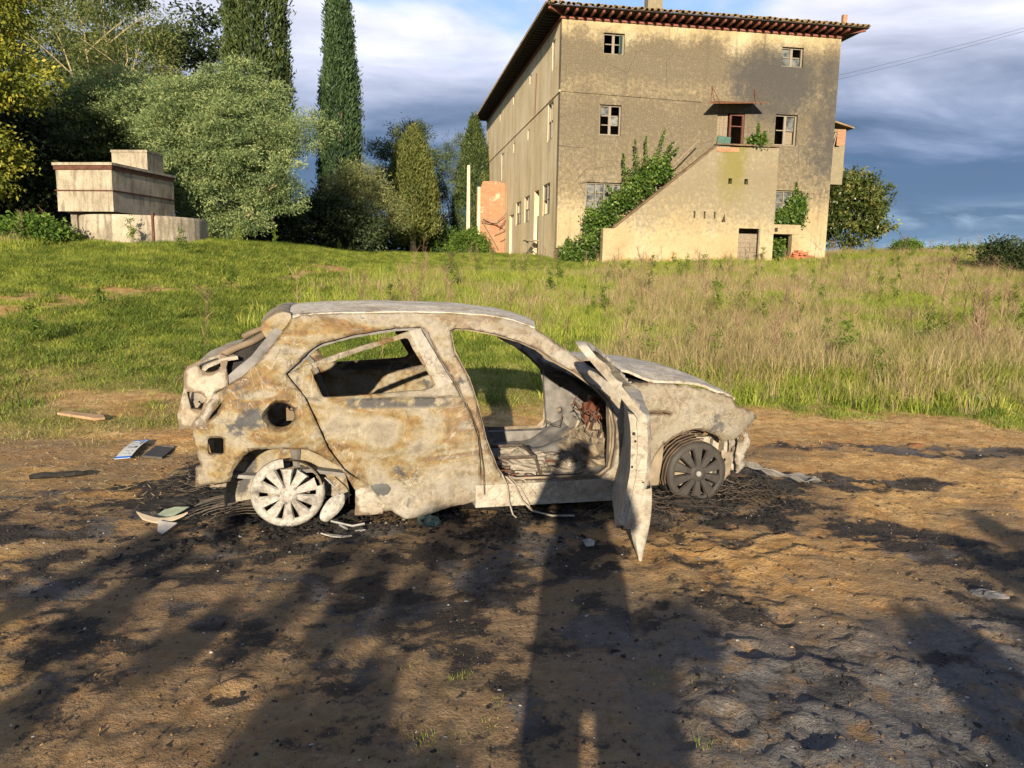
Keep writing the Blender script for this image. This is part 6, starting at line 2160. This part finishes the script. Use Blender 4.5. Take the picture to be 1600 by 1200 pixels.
# melted wheel-cover piece beside the rear wheel belongs to the car
pc = MB()
cpts = smooth_poly([(-.045, -.10), (.02, -.10), (.055, .02), (.035, .085), (-.005, .095), (-.05, .02)], 2)
P, T, bdist = sheet2d(cpts, [], .02)
zz_ = .018 * np.clip(bdist / .025, 0, 1) ** .6
V, Fc = thicken(np.stack([P[:, 0], -zz_, P[:, 1]], 1), np.stack([P[:, 0], 0 * zz_ + .008, P[:, 1]], 1), T)
o = obj('cover_fragment', raw_mesh('cover_fragment', V, Fc, M_cover), car, (-1.035, -.86, .13), (R(-12), R(32), 0))
shade_auto(o, 50)
MB().tube([(-1.08, -.84, .30), (-1.02, -.86, .24), (-1.0, -.865, .20)], .004, 5).build('brake_line', M_alu, car)
MB().tube([(-1.05, -.88, .05), (-.98, -.90, .035), (-.93, -.93, .03), (-.86, -.93, .04)], .007, 5).tube([(-1.0, -.90, .03), (-.96, -.96, .025)], .006, 5).build('melted_runner', M_alu, car)

gl = lump('melted_glass', (0, 0, 0), (.075, .06, .055), None, None, 21, .35, 8)
gm_ = material('green_glass_lump', lambda g, b: (g.put(b.inputs['Base Color'], g.ramp(g.noise(g.coord(), 30, 4), [(.3, (.02, .045, .035)), (.7, (.16, .22, .17))])), b.inputs['Roughness'].__setattr__('default_value', .18), None)[-1])
gl.data.materials.clear(); gl.data.materials.append(gm_)
gl.location = on(-.49, 4.44, -.01)
tag(gl, 'dark green melted glass lump below the rear door', 'glass lump')
rr = random.Random(31)
for k, (x, y, s, lab) in enumerate([(-.74, 4.43, .022, 'largest white chip left of the green glass lump'), (-.64, 4.47, .018, 'white chip nearest the green glass lump'), (-.66, 4.36, .014, 'small pale chip below the two white chips')]):
    V, Fc = chips(1, np.array([[0, 0, 0.0]]), lambda r, n: np.array([s]), 500 + k, 1.0)
    tag(obj('white_chip', raw_mesh('white_chip', V, Fc, M_cover), None, on(x, y)), lab, 'chip', 'white chips by the rear door')
for k, (x, y, s, lab) in enumerate([(2.35, 3.58, .09, 'flat grey stone at the right in the dark soil'), (1.02, 3.95, .035, 'small pale stone on the soil in front of the wheel'), (3.6, 6.7, .07, 'brown clod at the edge of the grass on the right')]):
    o = lump('stone', (0, 0, 0), (s, s * .7, s * .35), M_innerg if k < 2 else M_rust, None, 40 + k, .3, 8)
    o.location = on(x, y, -.01)
    tag(o, lab, 'stone')


def wires(name, label, x, y, n, spread, seed, arc=False, rz=0.0, mat=None):
    r = random.Random(seed)
    m = MB()
    for i in range(n):
        if arc:
            rad = r.uniform(.10, .34); ph = r.uniform(-.2, .2)
            pts = []
            for k in range(9):
                a = math.pi * (.15 + .65 * k / 8) + ph
                pts.append((rad * math.cos(a) * 1.1 + r.uniform(-.01, .01), r.uniform(-.008, .008) + (i - n / 2) * spread / n, max(.006, rad * math.sin(a) * .34 + .01)))
        else:
            c = (r.uniform(-spread, spread), r.uniform(-spread, spread) * .6)
            rad = r.uniform(.04, .15); t0 = r.uniform(0, 6.28); tl = r.uniform(-.7, .7)
            pts = []
            q = Vector((c[0], c[1], .05 + .05 * r.random()))
            hd_, cv = t0, r.uniform(-.5, .5)
            for k in range(12):
                cv = .8 * cv + r.uniform(-.25, .25)
                hd_ += cv
                q = q + Vector((math.cos(hd_) * .032, math.sin(hd_) * .026, r.uniform(-.022, .016)))
                q.z = min(max(q.z, .006), .16)
                pts.append(tuple(q))
        m.tube(pts, r.uniform(.0012, .0026), 3, False)
    return tag(m.build(name, mat or M_wire, None, loc=on(x, y), rot=(0, 0, rz)), label, 'wire tangle')


M_steelw = simple('tyre_steel_wire', (.06, .048, .037), .6, .5, 40)
wires('tyre_wire', 'combed arc of tyre wires lying left of the rear wheel', -1.62, 4.52, 28, .30, 61, True, R(20), M_steelw)
wires('tyre_wire', 'tangled nest of burnt tyre wires in front of the front wheel', 1.55, 5.0, 80, .19, 62, False, R(10), M_steelw)
wires('tyre_wire', 'dark wire nest behind the open door beside the front wheel', .93, 4.72, 40, .13, 63, False, 0, M_wire)
wires('tyre_wire', 'small wire coil under the tail of the car', -1.9, 5.0, 24, .16, 64, False, 0, M_wire)
# heaps of ash and fused parts
for k, (x, y, s, mat, lab) in enumerate([(1.78, 5.22, (.24, .16, .08), M_char, 'heap of fused dark ash and metal below the front end'), (-1.55, 4.95, (.55, .42, .08), M_char, 'low black ash heap under the tail of the car'),
                                         (1.15, 4.95, (.35, .25, .07), M_char, 'low black ash heap round the front wheel'), (-1.15, 4.55, (.45, .22, .06), M_char, 'black ash heap along the rear wheel'), (-2.0, 4.75, (.30, .20, .04), M_char, 'flat mound of black ash left of the rear wheel')]):
    o = lump('ash_heap', (0, 0, 0), s, mat, None, 50 + k, .5, 16)
    o.location = on(x, y, -.02)
    tag(o, lab, 'ash heap')
# fallen bumper strip reaching forward from the nose
rows = []
for i in range(19):
    t = i / 18
    wd = .025 + .05 * sst(t, .55, .8) - .04 * sst(t, .85, 1.0)
    rows.append([(1.60 + .62 * t + .02 * math.sin(5 * s + i * .6), 5.40 + .02 * math.sin(t * 7) + s * wd, .14 * (1 - t) ** 1.6 + .035 + .02 * s * s + .012 * math.sin(i * 1.3 + s * 2)) for s in np.linspace(-1, 1, 7)])
bs = loft('bumper_strip', rows, simple('melted_bumper', (.13, .125, .115), .8, .5, 14), None, .008)
tag(bs, 'grey melted bumper strip lying on the soil ahead of the car', 'bumper strip')

# ================================================================== WHOEVER HOLDS THE CAMERA (seen only as a shadow)
def skin_fig(name, nodes, edges, root, mat, parent, sub=2):
    me = bpy.data.meshes.new(name)
    me.from_pydata([n[:3] for n in nodes], edges, [])
    o = obj(name, me, parent)
    md = o.modifiers.new('skin', 'SKIN')
    for i, n in enumerate(nodes):
        v = me.skin_vertices[0].data[i]
        v.radius = (n[3], n[4] if len(n) > 4 else n[3])
        v.use_root = (i == root)
    sb = o.modifiers.new('sub', 'SUBSURF'); sb.levels = sub; sb.render_levels = sub
    me.materials.append(mat)
    return o


pe = thing('person', 'standing person in dark jacket photographing the scene, seen as a long shadow', 'person', (.07, -.34, 0))
M_cloth = simple('dark_cloth', (.03, .03, .04), .9, .3, 20)
M_skin = simple('skin', (.45, .28, .20), .6, .1, 20)
nd = [(0, 0, .92, .16, .12), (0, 0, 1.10, .16, .11), (0, 0, 1.30, .17, .11), (0, .01, 1.42, .08, .07), (0, .02, 1.50, .055), (0, .03, 1.58, .085, .10), (0, .04, 1.67, .08, .095),
      (-.12, 0, .86, .12), (-.125, .01, .48, .10), (-.13, 0, .09, .075), (-.135, .12, .04, .045, .035),
      (.12, 0, .86, .12), (.125, .01, .48, .10), (.13, 0, .09, .075), (.135, .12, .04, .045, .035),
      (-.19, 0, 1.36, .075), (-.27, .06, 1.14, .06), (-.15, .26, 1.40, .042),
      (.19, 0, 1.36, .075), (.25, .06, 1.14, .06), (.05, .26, 1.42, .042)]
ed_ = [(0, 1), (1, 2), (2, 3), (3, 4), (4, 5), (5, 6), (0, 7), (7, 8), (8, 9), (9, 10), (0, 11), (11, 12), (12, 13), (13, 14), (2, 15), (15, 16), (16, 17), (2, 18), (18, 19), (19, 20)]
skin_fig('body', nd, ed_, 0, M_cloth, pe)
for s, wx in ((-1, -.15), (1, .05)):
    hn = [(wx, .26, 1.40, .03, .018), (wx + s * -.02, .285, 1.44, .034, .016), (wx - s * .03, .29, 1.475, .028, .014)]
    he = [(0, 1), (1, 2)]
    for f in range(4):
        b0 = len(hn)
        hn += [(wx - s * .05 + s * .004 * f, .295 - .004 * f, 1.46 + .012 * f, .008), (wx - s * .085, .292, 1.462 + .014 * f, .007), (wx - s * .10, .28, 1.466 + .014 * f, .006)]
        he += [(2, b0), (b0, b0 + 1), (b0 + 1, b0 + 2)]
    b0 = len(hn)
    hn += [(wx - s * .035, .27, 1.455, .010), (wx - s * .07, .262, 1.465, .008)]
    he += [(1, b0), (b0, b0 + 1)]
    skin_fig('hand', hn, he, 0, M_skin, pe, 1)
skin_fig('jacket_skirt', [(0, 0, 1.15, .20, .12), (0, 0, .98, .23, .13), (0, 0, .64, .25, .14)], [(0, 1), (1, 2)], 0, M_cloth, pe, 1)
MB().box((0, 0, .005), (.148, .008, .072)).build('phone', M_black, None, loc=(0, -.03, CAM_H - .01))
tag(bpy.data.objects['phone'], 'phone held up by the person taking the picture', 'phone')

# saplings and hedge behind the viewpoint, whose tops shade the foreground
SHD = [(-2.75, -3.0, 1.62, .75), (-1.75, -3.3, 1.85, .65), (-.85, -2.8, 1.74, .50), (.28, -3.0, 1.42, .16), (1.55, -3.3, 1.60, .30), (-4.0, -3.2, 1.55, .8), (2.5, -3.0, 1.80, .75)]
labs = ['bushy sapling far left behind the viewpoint, known by its shade', 'tallest sapling left behind the viewpoint, shading the soil left of the person', 'small sapling just left of the person, behind the viewpoint', 'slim sapling right of the person, behind the viewpoint',
        'bushy sapling right behind the viewpoint, shading the right foreground', 'leftmost hedge sapling behind the viewpoint', 'rightmost hedge sapling behind the viewpoint']
for k, (x, y, hh, rx) in enumerate(SHD):
    t = thing('sapling', labs[k], 'tree', (x, y, 0), 0, 'saplings behind the viewpoint')
    rg = random.Random(700 + k)
    bl = []
    for q in range((22, 22, 17, 8, 8, 18, 18)[k]):
        a = rg.uniform(-1, 1)
        bl.append((a * rx, rg.uniform(-.6, .6), hh * (.98 - .06 * abs(a)) - .95 * rg.random() ** 1.2, rg.uniform(.04, .15), .15, rg.uniform(.025, .085)))
    crown('crown', bl, 420, 24, .06, .06, .035, L_yel, t, 710 + k, 0, 0, .25, .30)
    limbs(t, (0, 0, 0), [(0, 0, hh * .95), (rx * .5, 0, hh * .85), (-rx * .5, 0, hh * .85), (rx * .8, 0, hh * .7), (-rx * .8, 0, hh * .7)], .035, None, 720 + k, .3, .08)
